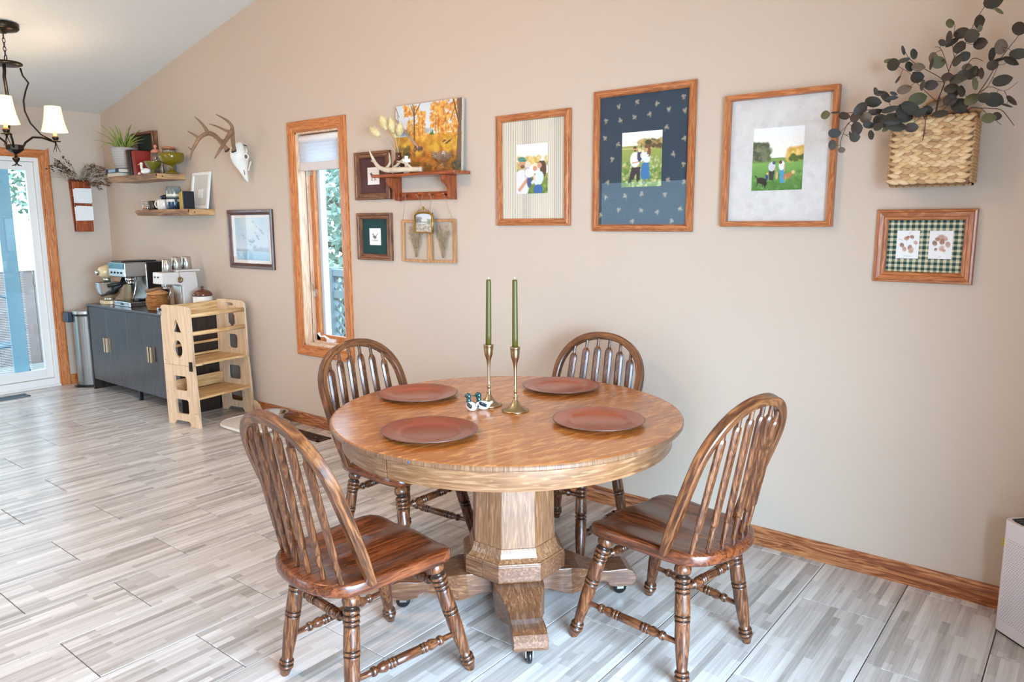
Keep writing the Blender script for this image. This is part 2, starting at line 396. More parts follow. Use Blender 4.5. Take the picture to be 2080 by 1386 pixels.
SPRIGS = [([[(-0.568,3.13,1.864),(-0.636,3.118,1.879),(-0.706,3.106,1.889),(-0.762,3.094,1.89),(-0.818,3.082,1.884),(-0.883,3.07,1.888)],[(-0.669,3.07,1.884),(-0.691,3.07,1.923),(-0.716,3.07,1.944)],[(-0.737,3.07,1.885),(-0.781,3.07,1.887)]],[(-0.897,3.05,1.88,0.019,0.019,0),(-0.859,3.042,1.884,0.0154,0.0047,0),(-0.832,3.061,1.872,0.025,0.0161,15),(-0.77,3.045,1.888,0.0297,0.0249,-50),(-0.787,3.039,1.861,0.0201,0.0225,0),(-0.756,3.061,1.858,0.0239,0.025,0),(-0.732,3.095,1.88,0.0271,0.0133,-10),(-0.71,3.087,1.846,0.0271,0.0271,0),(-0.74,3.085,1.916,0.0301,0.0228,10),(-0.712,3.049,1.94,0.0178,0.0119,0),(-0.694,3.07,1.929,0.0269,0.015,50),(-0.668,3.053,1.919,0.0208,0.0089,-5),(-0.662,3.046,1.933,0.0142,0.0071,20),(-0.722,3.042,1.948,0.0083,0.0154,-10),(-0.672,3.049,1.879,0.0297,0.0131,-15),(-0.653,3.095,1.853,0.0422,0.0181,15),(-0.63,3.089,1.87,0.0361,0.0331,40),(-0.612,3.087,1.883,0.0361,0.0241,30),(-0.578,3.087,1.865,0.0241,0.015,-30)]),([[(-0.571,3.1,1.856),(-0.672,3.09,1.859),(-0.738,3.08,1.874),(-0.809,3.07,1.85),(-0.824,3.06,1.822),(-0.834,3.05,1.78),(-0.83,3.04,1.753)],[(-0.801,3.04,1.847),(-0.834,3.04,1.811),(-0.859,3.04,1.802)],[(-0.661,3.04,1.853),(-0.716,3.04,1.827),(-0.728,3.04,1.803)]],[(-0.85,3.018,1.806,0.0235,0.02,0),(-0.857,3.025,1.764,0.0147,0.0224,0),(-0.829,3.046,1.745,0.0148,0.0131,0),(-0.782,3.053,1.821,0.0214,0.0285,0),(-0.789,3.061,1.791,0.0191,0.0227,0),(-0.806,3.062,1.803,0.0048,0.0119,-10),(-0.699,3.011,1.817,0.0176,0.0164,-30),(-0.728,3.044,1.793,0.0107,0.0208,-10),(-0.74,3.049,1.83,0.0208,0.0148,10),(-0.676,3.038,1.811,0.0166,0.0095,-40),(-0.639,3.017,1.814,0.0353,0.0206,5),(-0.594,3.036,1.808,0.0225,0.0201,0),(-0.654,3.011,1.834,0.0352,0.0176,0),(-0.684,3.066,1.837,0.0239,0.0269,0)]),([[(-0.547,3.19,1.856),(-0.541,3.178,1.916),(-0.525,3.166,1.975),(-0.584,3.154,2.022),(-0.635,3.142,2.061),(-0.656,3.13,2.097)],[(-0.534,3.13,1.9),(-0.603,3.13,1.972),(-0.629,3.13,2.009),(-0.694,3.13,2.057)],[(-0.519,3.13,1.969),(-0.561,3.13,1.977)]],[(-0.663,3.151,2.099,0.0061,0.0209,-15),(-0.623,3.131,2.078,0.0122,0.022,-10),(-0.651,3.115,2.057,0.0206,0.0097,-8),(-0.639,3.154,2.04,0.0147,0.0221,-15),(-0.606,3.132,2.031,0.0232,0.0183,10),(-0.611,3.152,1.998,0.0233,0.0233,0),(-0.61,3.15,2.011,0.0184,0.0074,15),(-0.706,3.128,2.064,0.0171,0.0091,0),(-0.688,3.122,2.048,0.0243,0.0255,0),(-0.67,3.134,1.995,0.0049,0.0183,30),(-0.645,3.123,1.956,0.0256,0.0207,-15),(-0.582,3.105,1.961,0.0097,0.023,20),(-0.557,3.115,1.96,0.0231,0.0206,0),(-0.602,3.148,1.921,0.0319,0.0258,-15)]),([[(-0.54,3.16,1.854),(-0.532,3.15,1.917),(-0.515,3.14,1.978),(-0.492,3.13,2.05),(-0.467,3.12,2.074),(-0.436,3.11,2.156),(-0.407,3.1,2.202)],[(-0.499,3.1,1.989),(-0.529,3.1,2.074),(-0.552,3.1,2.087)],[(-0.488,3.1,2.045),(-0.498,3.1,2.094),(-0.494,3.1,2.149),(-0.508,3.1,2.166)],[(-0.529,3.1,2.074),(-0.555,3.1,2.064)]],[(-0.384,3.068,2.203,0.0311,0.0269,0),(-0.364,3.068,2.17,0.006,0.0209,-50),(-0.423,3.106,2.153,0.0169,0.0303,-10),(-0.416,3.083,2.125,0.0084,0.0132,0),(-0.51,3.1,2.16,0.0133,0.0205,-15),(-0.472,3.096,2.121,0.0277,0.0217,0),(-0.44,3.087,2.105,0.0253,0.0265,0),(-0.503,3.13,2.101,0.0256,0.011,-35),(-0.472,3.078,2.072,0.0204,0.0252,25),(-0.527,3.092,2.096,0.0157,0.012,35),(-0.506,3.078,2.109,0.0108,0.024,10),(-0.415,3.106,2.08,0.023,0.023,0),(-0.475,3.083,2.029,0.0144,0.0252,20),(-0.455,3.088,2.04,0.0181,0.0193,-30),(-0.556,3.114,2.051,0.017,0.0243,0),(-0.555,3.086,2.028,0.006,0.024,10),(-0.537,3.101,2.033,0.0254,0.0242,0)]),([[(-0.476,3.18,1.861),(-0.494,3.168,1.915),(-0.503,3.156,1.969),(-0.464,3.144,2.001),(-0.436,3.132,2.038),(-0.403,3.12,2.023)],[(-0.486,3.12,1.909),(-0.46,3.12,1.93)],[(-0.461,3.12,1.997),(-0.422,3.12,1.964)]],[(-0.454,3.144,2.014,0.0172,0.0159,0),(-0.505,3.092,1.979,0.0205,0.0169,0),(-0.471,3.089,1.968,0.0289,0.0205,0),(-0.455,3.1,1.979,0.0211,0.0217,0),(-0.434,3.135,1.991,0.0183,0.0293,25),(-0.418,3.125,1.988,0.0122,0.0158,0),(-0.402,3.1,1.98,0.0085,0.0254,-10),(-0.419,3.107,1.948,0.0097,0.0254,-10),(-0.49,3.097,1.94,0.0253,0.0205,0),(-0.485,3.115,1.927,0.0182,0.0243,0),(-0.455,3.088,1.925,0.0132,0.0241,0),(-0.496,3.13,1.904,0.0244,0.022,0),(-0.466,3.143,1.885,0.0306,0.0276,0),(-0.46,3.147,1.861,0.0245,0.0184,0),(-0.429,3.133,1.9,0.0256,0.022,-35),(-0.568,3.147,1.877,0.0196,0.0196,0),(-0.515,3.086,1.854,0.0289,0.0156,0)]),([[(-0.449,3.16,1.861),(-0.419,3.15,1.91),(-0.388,3.14,1.958),(-0.362,3.13,2.01),(-0.332,3.12,2.055),(-0.306,3.11,2.09),(-0.292,3.1,2.118)],[(-0.412,3.1,1.904),(-0.378,3.1,1.937),(-0.354,3.1,2.0)],[(-0.358,3.1,2.005),(-0.375,3.1,2.03)],[(-0.33,3.1,2.051),(-0.351,3.1,2.059)]],[(-0.303,3.084,2.108,0.0228,0.0252,0),(-0.356,3.128,2.065,0.0207,0.0293,0),(-0.302,3.115,2.032,0.0279,0.0206,0),(-0.319,3.092,2.009,0.0277,0.0145,30),(-0.379,3.126,2.043,0.011,0.0256,5),(-0.373,3.105,2.003,0.0182,0.0194,0),(-0.355,3.118,2.021,0.0231,0.0061,-15),(-0.338,3.084,1.946,0.03,0.0216,-10)]),([[(-0.436,3.14,1.865),(-0.396,3.128,1.866),(-0.365,3.116,1.861),(-0.334,3.104,1.852),(-0.31,3.092,1.823),(-0.29,3.08,1.794)],[(-0.41,3.08,1.906),(-0.371,3.08,1.929),(-0.328,3.08,1.911),(-0.291,3.08,1.936)],[(-0.328,3.08,1.911),(-0.314,3.08,1.882)],[(-0.39,3.08,1.86),(-0.367,3.08,1.836),(-0.327,3.08,1.8)]],[(-0.381,3.057,1.891,0.0226,0.0203,0),(-0.355,3.074,1.884,0.0311,0.027,20),(-0.363,3.054,1.823,0.0226,0.0202,0),(-0.342,3.07,1.829,0.0156,0.0167,0),(-0.308,3.108,1.882,0.0242,0.0097,45),(-0.317,3.067,1.862,0.0215,0.0048,20)])]

# ================================================================== the room shell
WY, WX = 3.27, -7.52                     # inner faces of the gallery wall and of the door wall
def ceil_z(x): return 2.494+.2133*(x-WX) if x <= -1.0 else 3.885-.2133*(x+1.0)

def structure(o): o['kind'] = 'structure'; return o

b = MB()
b.box((-7.66, -2.05, -.06), (1.89, 3.41, -.004))
floor = structure(b.build('floor', pbr('tile_grout', (96, 84, 76), .9)))
def floor_mat():
    m, nt, bs = new_mat('wood_look_tile'); N = nt.nodes; L = nt.links
    tc = N.new('ShaderNodeTexCoord'); oi = N.new('ShaderNodeObjectInfo')
    mu = N.new('ShaderNodeMath'); mu.operation = 'MULTIPLY'; mu.inputs[1].default_value = 37.0; L.new(oi.outputs['Random'], mu.inputs[0])
    mp = N.new('ShaderNodeMapping'); mp.inputs['Rotation'].default_value = (0, 0, PI/2)
    L.new(tc.outputs['Object'], mp.inputs['Vector'])
    va = N.new('ShaderNodeVectorMath'); va.operation = 'ADD'; L.new(mp.outputs[0], va.inputs[0]); L.new(mu.outputs[0], va.inputs[1])
    def brick(w, h, off, shift):
        ad = N.new('ShaderNodeVectorMath'); ad.operation = 'ADD'; ad.inputs[1].default_value = (shift, 0, 0); L.new(va.outputs[0], ad.inputs[0])
        br = N.new('ShaderNodeTexBrick'); br.offset = off; br.offset_frequency = 3; br.squash = 1.4; br.squash_frequency = 5
        br.inputs['Scale'].default_value = 1; br.inputs['Mortar Size'].default_value = 0.0; br.inputs['Bias'].default_value = 0
        br.inputs['Brick Width'].default_value = w; br.inputs['Row Height'].default_value = h
        br.inputs['Color1'].default_value = (0, 0, 0, 1); br.inputs['Color2'].default_value = (1, 1, 1, 1); br.inputs['Mortar'].default_value = (.5, .5, .5, 1)
        L.new(ad.outputs[0], br.inputs['Vector']); return br.outputs['Color']
    b1 = brick(.34, .0272, .37, 0); b2 = brick(.52, .0544, .29, .13); b3 = brick(.41, .0136, .43, .31)
    mb_ = N.new('ShaderNodeMix'); mb_.data_type = 'FLOAT'; mb_.inputs['Factor'].default_value = .38; L.new(b1, mb_.inputs[2]); L.new(b2, mb_.inputs[3])
    mc_ = N.new('ShaderNodeMix'); mc_.data_type = 'FLOAT'; mc_.inputs['Factor'].default_value = .22; L.new(mb_.outputs[0], mc_.inputs[2]); L.new(b3, mc_.inputs[3])
    mp2 = N.new('ShaderNodeMapping'); mp2.inputs['Scale'].default_value = (5, 130, 1); L.new(va.outputs[0], mp2.inputs['Vector'])
    n = N.new('ShaderNodeTexNoise'); n.inputs['Scale'].default_value = 1; n.inputs['Detail'].default_value = 6; L.new(mp2.outputs[0], n.inputs['Vector'])
    mx = N.new('ShaderNodeMix'); mx.data_type = 'FLOAT'; mx.inputs['Factor'].default_value = .36
    L.new(mc_.outputs[0], mx.inputs[2]); L.new(n.outputs['Fac'], mx.inputs[3])
    cr = N.new('ShaderNodeValToRGB'); e = cr.color_ramp.elements
    e[0].position = .2; e[0].color = lin((148, 140, 133))+(1,); e[1].position = .8; e[1].color = lin((226, 220, 214))+(1,)
    x = e.new(.42); x.color = lin((184, 175, 168))+(1,); x = e.new(.6); x.color = lin((206, 199, 193))+(1,)
    L.new(mx.outputs[0], cr.inputs['Fac']); L.new(cr.outputs['Color'], bs.inputs['Base Color'])
    bs.inputs['Roughness'].default_value = .27; bs.inputs['Specular IOR Level'].default_value = .5
    return m
FM = floor_mat()
TW, TL, G = .3265, .655, .0018
def tile_mesh(w, l, name='tile'):
    me = bpy.data.meshes.new(name); c = .0012; z0, z1 = -.004, 0.0
    v = [(-w/2,-l/2,z0),(w/2,-l/2,z0),(w/2,l/2,z0),(-w/2,l/2,z0)]
    v += [(-w/2,-l/2,z1-c),(w/2,-l/2,z1-c),(w/2,l/2,z1-c),(-w/2,l/2,z1-c)]
    v += [(-w/2+c,-l/2+c,z1),(w/2-c,-l/2+c,z1),(w/2-c,l/2-c,z1),(-w/2+c,l/2-c,z1)]
    f = [(0,1,5,4),(1,2,6,5),(2,3,7,6),(3,0,4,7),(4,5,9,8),(5,6,10,9),(6,7,11,10),(7,4,8,11),(8,9,10,11)]
    me.from_pydata(v, [], f); me.materials.append(FM); me.update(); return me
meshes = {}
kx = -21; field = MB(); c_ = .0012
while True:
    xc = -.845+TW*kx+TW/2; kx += 1
    if xc > 1.75: break
    x0, x1 = max(xc-TW/2, -7.52), min(xc+TW/2, 1.75)
    if x1-x0 < .03: continue
    off = 2.888 if (kx % 2 == 1) else 2.562
    ky = -9
    while True:
        y0 = off+TL*ky; y1 = y0+TL; ky += 1
        if y0 > 3.26: break
        if y1 < -2.0: continue
        y1c = min(y1, 3.27)
        if y1c < .2 or (xc > -1.2 and y1c < .8):     # behind the photographer: joined
            field.box((x0+G, y0+G, -.004), (x1-G, y1c-G, 0)); continue
        w, l = round(x1-x0-G*2, 4), round(y1c-y0-G*2, 4)
        if (w, l) not in meshes: meshes[(w, l)] = tile_mesh(w, l)
        o = bpy.data.objects.new('tile', meshes[(w, l)]); link(o, floor, ((x0+x1)/2, (y0+y1c)/2, 0))
o = field.build('tile_field', FM, floor); o['kind'] = 'stuff'

# gallery wall with the tall window opening
OX0, OX1, OZ0, OZ1 = -4.53, -4.05, .605, 2.10
def slope_poly(x0, x1, z0):
    P = [(x0, z0), (x1, z0), (x1, ceil_z(x1)+.05)]
    if x0 < -1 < x1: P.append((-1, ceil_z(-1)+.05))
    P.append((x0, ceil_z(x0)+.05)); return P
b = MB()
b.prism(slope_poly(-7.66, OX0, 0), WY, WY+.14)
b.prism(slope_poly(OX1, .54, 0), WY, WY+.14)
b.prism([(OX0, 0), (OX1, 0), (OX1, OZ0), (OX0, OZ0)], WY, WY+.14)
b.prism(slope_poly(OX0, OX1, OZ1), WY, WY+.14)
structure(b.build('wall_back', M['wall']))
# wall with the sliding door
DY0, DY1, DZ = .92, 2.705, 2.06
b = MB()
def wl(y0, y1, z0, z1): b.box((WX-.14, y0, z0), (WX, y1, z1))
wl(DY1, WY, 0, 2.55); wl(-2.05, DY0, 0, 2.55); wl(DY0, DY1, DZ, 2.55)
structure(b.build('wall_left', M['wall']))
# front wall (behind the photographer) with two window openings
b = MB()
def wf(x0, x1, z0, z1=None):
    if z1 is None: b.prism(slope_poly(x0, x1, z0), -2.05, -1.91)
    else: b.prism([(x0, z0), (x1, z0), (x1, z1), (x0, z1)], -2.05, -1.91)
wf(-7.66, -5.3, 0); wf(-5.3, -3.9, 1.98); wf(-3.9, 1.89, 0)
structure(b.build('wall_front', M['wall']))
structure(MB().box((.40, 1.70, 0), (.54, 3.27, 3.6)).build('wall_shade_stub', M['wall']))  # unseen stub, added to keep window light off the gallery wall's right end
structure(MB().prism([(.54, 0), (1.75, 0), (1.75, 3.34), (.54, 3.6)], 1.70, 1.84).build('wall_alcove', M['wall']))
b = MB()
b.box((1.75, -2.05, 0), (1.89, -.90, 3.3)); b.box((1.75, 1.50, 0), (1.89, 1.84, 3.3)); b.box((1.75, -.90, 0), (1.89, 1.50, .10)); b.box((1.75, -.90, 2.12), (1.89, 1.50, 3.3))
structure(b.build('wall_far_right', M['wall']))
b = MB()
b.prism([(-7.66, ceil_z(-7.66)), (-1, ceil_z(-1)), (1.9, ceil_z(1.9)), (1.9, ceil_z(1.9)+.1), (-1, ceil_z(-1)+.1), (-7.66, ceil_z(-7.66)+.1)], -2.05, 3.41)
structure(b.build('ceiling', M['ceiling']))

def casing_board(name, a, b_, width_dir, wid, mat, parent, out=(0, -1, 0), mitre=(1, 1), t=.016):
    """moulded trim board from a to b, widening along width_dir, mitred at both ends"""
    a = Vector(a); b_ = Vector(b_); wd = Vector(width_dir).normalized(); out = Vector(out); d = (b_-a).normalized()
    prof = [(0, 0), (0, t*.6), (.10, t*.95), (.20, t*.75), (.26, t), (.80, t*1.25), (.92, t*1.2), (1, t*.85), (1, 0)]
    mb = MB(); rows = []
    for (u, h) in prof:
        rows.append((a+wd*(u*wid)-d*(u*wid*mitre[0])+out*h, b_+wd*(u*wid)+d*(u*wid*mitre[1])+out*h))
    vs = [p for r in rows for p in r]; n = len(rows)
    fs = [(2*i, 2*i+1, 2*i+3, 2*i+2) for i in range(n-1)]
    fs.append(tuple(2*i for i in range(n))); fs.append(tuple(2*i+1 for i in range(n))[::-1])
    mb.add(vs, fs)
    return mb.build(name, mat, parent)

# ---- window_1
win = structure(empty('window_1', (-4.29, WY, OZ0)))
wx, wz = -4.29, OZ0
def L_(p): return (p[0]-wx, p[1]-WY, p[2]-wz)
for nm, a_, b_, wd, mt in (('casing', (OX0, WY, OZ0), (OX0, WY, OZ1), (-1, 0, 0), 'oak_trim_z'), ('casing', (OX1, WY, OZ0), (OX1, WY, OZ1), (1, 0, 0), 'oak_trim_z'),
                     ('casing', (OX0, WY, OZ1), (OX1, WY, OZ1), (0, 0, 1), 'oak_trim_x'), ('casing', (OX0, WY, OZ0), (OX1, WY, OZ0), (0, 0, -1), 'oak_trim_x')):
    casing_board(nm, L_(a_), L_(b_), wd, .075, M[mt], win)
JM = wood('jamb_oak_daylit', (196, 150, 116), (222, 184, 152), (234, 204, 178), 'z', .4, .2, rings=20, pore=.92)  # oak paled: the daylight grazing the jamb is put into the colour
b = MB()
for x0, x1 in ((OX0, OX0+.012), (OX1-.012, OX1)): b.box(L_((x0, WY-.004, OZ0)), L_((x1, WY+.062, OZ1)))
b.box(L_((OX0, WY-.004, OZ0)), L_((OX1, WY+.062, OZ0+.012))); b.box(L_((OX0, WY-.004, OZ1-.012)), L_((OX1, WY+.062, OZ1)))
b.build('jamb', JM, win, bevel=.001)
b = MB()
for x0, x1 in ((OX0+.014, OX0+.024), (OX1-.024, OX1-.014)): b.box(L_((x0, WY+.064, OZ0)), L_((x1, WY+.1, OZ1)))
b.box(L_((OX0, WY+.064, OZ0+.0)), L_((OX1, WY+.1, OZ0+.026)))
b.build('stop', JM, win, bevel=.001)
b = MB()
sx0, sx1, sz0, sz1 = OX0+.026, OX1-.026, OZ0+.026, OZ1-.014
for x0, x1 in ((sx0, sx0+.042), (sx1-.042, sx1)): b.box(L_((x0, WY+.088, sz0)), L_((x1, WY+.118, sz1)))
b.box(L_((sx0, WY+.088, sz0)), L_((sx1, WY+.118, sz0+.045))); b.box(L_((sx0, WY+.088, sz1-.042)), L_((sx1, WY+.118, sz1)))
b.build('sash', M['oak_trim_z'], win, bevel=.002)
b = MB()
for x0, x1 in ((OX0, OX0+.095), (OX1-.05, OX1)): b.box(L_((x0, WY+.12, OZ0)), L_((x1, WY+.17, OZ1)))
b.box(L_((OX0, WY+.12, OZ0)), L_((OX1, WY+.17, OZ0+.05))); b.box(L_((OX0, WY+.12, OZ1-.05)), L_((OX1, WY+.17, OZ1)))
b.build('outer_frame', pbr('grey_cladding', (196, 206, 214), .5), win, bevel=.002)
MB().box(L_((sx0+.04, WY+.10, sz0+.04)), L_((sx1-.04, WY+.103, sz1-.04))).build('pane', M['glass'], win)
for z in (.98, 1.84):
    o = MB().tube([L_((OX0+.028, WY+.086, z)), L_((OX0+.040, WY+.066, z+.03)), L_((OX0+.05, WY+.055, z+.075))], [.009, .007, .005], 8).box(L_((OX0+.026, WY+.072, z-.03)), L_((OX0+.046, WY+.090, z+.03))).build('sash_lock', M['chrome'], win, bevel=.002)
b = MB(); b.box(L_((-4.36, WY+.06, OZ0+.026)), L_((-4.28, WY+.09, OZ0+.048)))
b.tube([L_((-4.33, WY+.062, OZ0+.046)), L_((-4.36, WY+.045, OZ0+.07)), L_((-4.40, WY+.04, OZ0+.066)), L_((-4.415, WY+.035, OZ0+.09))], [.009, .007, .006, .010], 8)
b.build('crank_handle', M['white_plastic'], win, bevel=.002)

# cellular shade hanging inside the window head
sh = empty('cellular_shade', (-4.29, WY+.032, 2.086), label='white pleated shade half raised at the top of the tall narrow window', cat='shade')
b = MB(); b.lathe([(.0, 0), (.024, 0), (.026, .004), (.026, .436), (.024, .44), (0, .44)], 16, Matrix.Translation((-.22, 0, -.028)) @ Matrix.Rotation(PI/2, 4, 'Y'))
b.build('head_rail', M['white_plastic'], sh)
shm, _nt, _b = new_mat('shade_fabric')
_b.inputs['Base Color'].default_value = lin((236, 238, 244))+(1,); _b.inputs['Roughness'].default_value = .8
_tr = _nt.nodes.new('ShaderNodeBsdfTranslucent'); _tr.inputs[0].default_value = lin((236, 238, 246))+(1,)
_mx = _nt.nodes.new('ShaderNodeMixShader'); _mx.inputs[0].default_value = .55
_nt.links.new(_b.outputs[0], _mx.inputs[1]); _nt.links.new(_tr.outputs[0], _mx.inputs[2]); _nt.links.new(_mx.outputs[0], _nt.nodes['Material Output'].inputs[0])
prof = []; n = 11
for i in range(n+1):
    z = -.05-i*.0125; prof.append((-.016 if i % 2 == 0 else -.008, z))
b = MB(); vs = [(-.222, y, z) for y, z in prof]+[(.222, y, z) for y, z in prof]
m_ = len(prof); b.add(vs, [(i, i+1, m_+i+1, m_+i) for i in range(m_-1)])
vs = [(-.222, -y, z) for y, z in prof]+[(.222, -y, z) for y, z in prof]; b.add(vs, [(i, i+1, m_+i+1, m_+i) for i in range(m_-1)])
b.build('pleats', shm, sh)
box('bottom_rail', (-.224, -.015, -.245), (.224, .015, -.188), pbr('shade_rail', (214, 204, 198), .5), sh, bevel=.004)

# ---- baseboards
def baseboard(name, pts, out, mat):
    (x0, y0), (x1, y1) = pts; ox, oy = out
    prof = [(0, 0), (.013, 0), (.013, .055), (.010, .07), (.010, .078), (.006, .087), (0, .088)]
    vs = [(x0+ox*t, y0+oy*t, z) for t, z in prof]+[(x1+ox*t, y1+oy*t, z) for t, z in prof]; n = len(prof)
    fs = [(i, (i+1) % n, n+(i+1) % n, n+i) for i in range(n)]+[tuple(range(n))[::-1], tuple(range(n, 2*n))]
    return structure(MB().add(vs, fs).build(name, mat))
baseboard('baseboard_back', ((WX+.013, WY), (.40, WY)), (0, -1), M['base_x'])
baseboard('baseboard_left', ((WX, 2.80), (WX, WY-.013)), (1, 0), M['oak_trim_y'])
baseboard('baseboard_right', ((.40, 1.70), (.40, WY-.013)), (-1, 0), M['oak_trim_y'])

# ---- door_1: sliding patio door
door = structure(empty('door_1', (WX, (DY0+DY1)/2, 0)))
dy = (DY0+DY1)/2
def D_(p): return (p[0]-WX, p[1]-dy, p[2])
casing_board('casing', D_((WX, DY1, 0)), D_((WX, DY1, DZ)), (0, 1, 0), .088, M['oak_trim_z'], door, out=(1, 0, 0), mitre=(0, 1))
casing_board('casing', D_((WX, DY0, 0)), D_((WX, DY0, DZ)), (0, -1, 0), .088, M['oak_trim_z'], door, out=(1, 0, 0), mitre=(0, 1))
casing_board('casing', D_((WX, DY0, DZ)), D_((WX, DY1, DZ)), (0, 0, 1), .07, M['oak_trim_y'], door, out=(1, 0, 0), mitre=(1.25, 1.25))
b = MB()
def fr(mb, y0, y1, z0, z1, ws, wb, wt, x0, x1):
    mb.box(D_((x0, y0, z0)), D_((x1, y0+ws, z1))); mb.box(D_((x0, y1-ws, z0)), D_((x1, y1, z1)))
    mb.box(D_((x0, y0+ws, z0)), D_((x1, y1-ws, z0+wb))); mb.box(D_((x0, y0+ws, z1-wt)), D_((x1, y1-ws, z1)))
fr(b, DY0, DY1, 0, DZ, .036, .075, .036, WX-.14, WX+.004)
b.build('door_frame', M['vinyl'], door, bevel=.003)
b = MB(); fr(b, 1.78, 2.668, .078, 2.022, .062, .085, .072, WX-.06, WX-.022)
b.build('sliding_panel', M['vinyl'], door, bevel=.003)
b = MB(); fr(b, .957, 1.86, .078, 2.022, .062, .085, .072, WX-.115, WX-.075)
b.build('fixed_panel', M['vinyl'], door, bevel=.003)
b = MB(); b.box(D_((WX-.135, 2.385, .08)), D_((WX-.12, 2.505, 2.02)))
b.build('screen_stile', pbr('blue_grey_aluminium', (130, 176, 194), .5), door, bevel=.002)
MB().box(D_((WX-.044, 1.84, .16)), D_((WX-.040, 2.608, 1.952))).build('pane', M['glass'], door)
MB().box(D_((WX-.097, 1.015, .16)), D_((WX-.093, 1.80, 1.952))).build('pane', M['glass'], door)
b = MB()
for k in range(118): b.box(D_((WX-.132, 1.02, .17+k*.0150)), D_((WX-.122, 2.53, .1712+k*.0150)))
o = b.build('blind_slats', pbr('pale_blind', (206, 220, 228), .5), door); o['kind'] = 'stuff'
b = MB(); b.box(D_((WX-.12, DY0, -.0)), D_((WX+.03, DY1, .018))); b.build('sill', M['vinyl'], door, bevel=.003)

# floor registers
def register(loc, sx, sy, mat, label, rot=0):
    e = empty('floor_register', loc, (0, 0, rot), label, 'vent')
    b = MB(); hx, hy = sx/2, sy/2
    b.box((-hx, -hy, 0), (hx, -hy+.018, .006)); b.box((-hx, hy-.018, 0), (hx, hy, .006)); b.box((-hx, -hy, 0), (-hx+.03, hy, .006)); b.box((hx-.03, -hy, 0), (hx, hy, .006))
    b.build('rim', mat, e, bevel=.001)
    n = int((sx-.06)/.012); b = MB()
    for i in range(n): b.box((-hx+.032+i*.012, -hy+.018, .0008), (-hx+.038+i*.012, hy-.018, .0045))
    o = b.build('grille', mat, e); o['kind'] = 'stuff'
    MB().box((-hx+.02, -hy+.01, .0002), (hx-.02, hy-.01, .0008)).build('backing', M['black'], e)
    MB().lathe([(0, .008), (.006, .0075), (.006, .006)], 8, Matrix.Translation((hx-.10, 0, 0))).build('lever', M['steel'], e)
register((-4.29, 3.085, 0), .37, .115, pbr('brown_register', (72, 54, 44), .5, .4), 'dark brown floor register beside the baseboard below the tall window')
register((-7.30, 2.18, 0), .14, .36, pbr('grey_register', (86, 100, 110), .5, .4), 'grey floor register in front of the sliding patio door')

# ---- what stands outside
ground = structure(MB().box((-40, -25, -1.0), (30, 45, -.9)).build('ground', pbr('lawn', (100, 118, 84), .9, var=.2, vscale=.6)))
deck = empty('wooden_deck', (-9.9, 1.6, -.2), label='pale weathered deck outside the sliding patio door', cat='deck')
dm = wood('deck_board', (110, 106, 102), (132, 128, 124), (150, 146, 142), 'y', .7, 0, rings=10)
me = None
for i in range(16):
    if me is None:
        o = box('deck_board', (-.068, -2.6, 0), (.068, 2.6, .03), dm, deck, bevel=0); me = o.data
    else:
        o = bpy.data.objects.new('deck_board', me); link(o, deck)
    o.location = (2.15-i*.142, .5, .0)
fence = empty('board_fence', (-10.3, 3.0, -.9), label='pale board fence beyond the deck seen through the patio door', cat='fence')
fm = pbr('pale_fence_board', (128, 112, 108), .7, var=.1, vscale=6)
me = None
for i in range(34):
    if me is None: o = box('fence_board', (-.012, -.068, 0), (.012, .068, 1.84), fm, fence, bevel=0); me = o.data
    else: o = bpy.data.objects.new('fence_board', me); link(o, fence)
    o.location = (0, -2.6+i*.145, 0)
box('fence_rail', (-.03, -2.7, 1.82), (.03, 2.4, 1.88), M['white_paint'], fence)
# patio chair on the deck
pc = empty('patio_chair', (-8.9, 2.55, -.168), (0, 0, .6), 'blue metal patio chair on the deck behind the door glass', 'chair')
pm = pbr('blue_grey_metal', (40, 66, 84), .5)
b = MB(); b.tube([(-.25, .2, .42)]+[(.25*-math.cos(t), .24, .55+.36*math.sin(t)) for t in np.linspace(0, PI, 14)]+[(.25, .2, .42)], .014, 8); b.build('back_frame', pm, pc)
box('seat', (-.25, -.24, .40), (.25, .22, .43), pm, pc, bevel=.01)
for sx in (-1, 1):
    for sy in (-1, 1): MB().tube([(sx*.23, sy*.2, .41), (sx*.27, sy*.25, .002)], .012, 8).build('leg', pm, pc)
# lattice railing beyond the tall window
lat = empty('lattice_railing', (-6.4, 5.0, -.2), label='pale lattice deck railing seen through the tall window', cat='railing')
lm = pbr('pale_lattice', (130, 148, 160), .7)
for z0, z1 in ((1.13, 1.2), (.90, .98), (.02, .1)): box('rail', (-1.6, -.03, z0), (1.6, .03, z1), lm, lat)
for x in (-1.55, .0, 1.55): box('post', (x-.045, -.045, -.7), (x+.045, .045, 1.22), lm, lat)
sl = {}
for (za, zb) in ((.98, 1.13), (.1, .90)):
    h = zb-za
    for sgn in (-1, 1):
        k = -1.55
        while k < 1.5:
            key = (h, sgn)
            if key not in sl:
                y = .006*sgn
                mb = MB(); mb.add([(-.02, y, 0), (.02, y, 0), (.02+sgn*h, y, h), (-.02+sgn*h, y, h), (-.02, y+.01, 0), (.02, y+.01, 0), (.02+sgn*h, y+.01, h), (-.02+sgn*h, y+.01, h)],
                                  [(0,1,2,3),(4,7,6,5),(0,4,5,1),(3,2,6,7),(0,3,7,4),(1,5,6,2)])
                o = mb.build('slat', lm, lat); sl[key] = o.data
            else:
                o = bpy.data.objects.new('slat', sl[key]); link(o, lat)
            o.location = (k, 0, za); k += .115
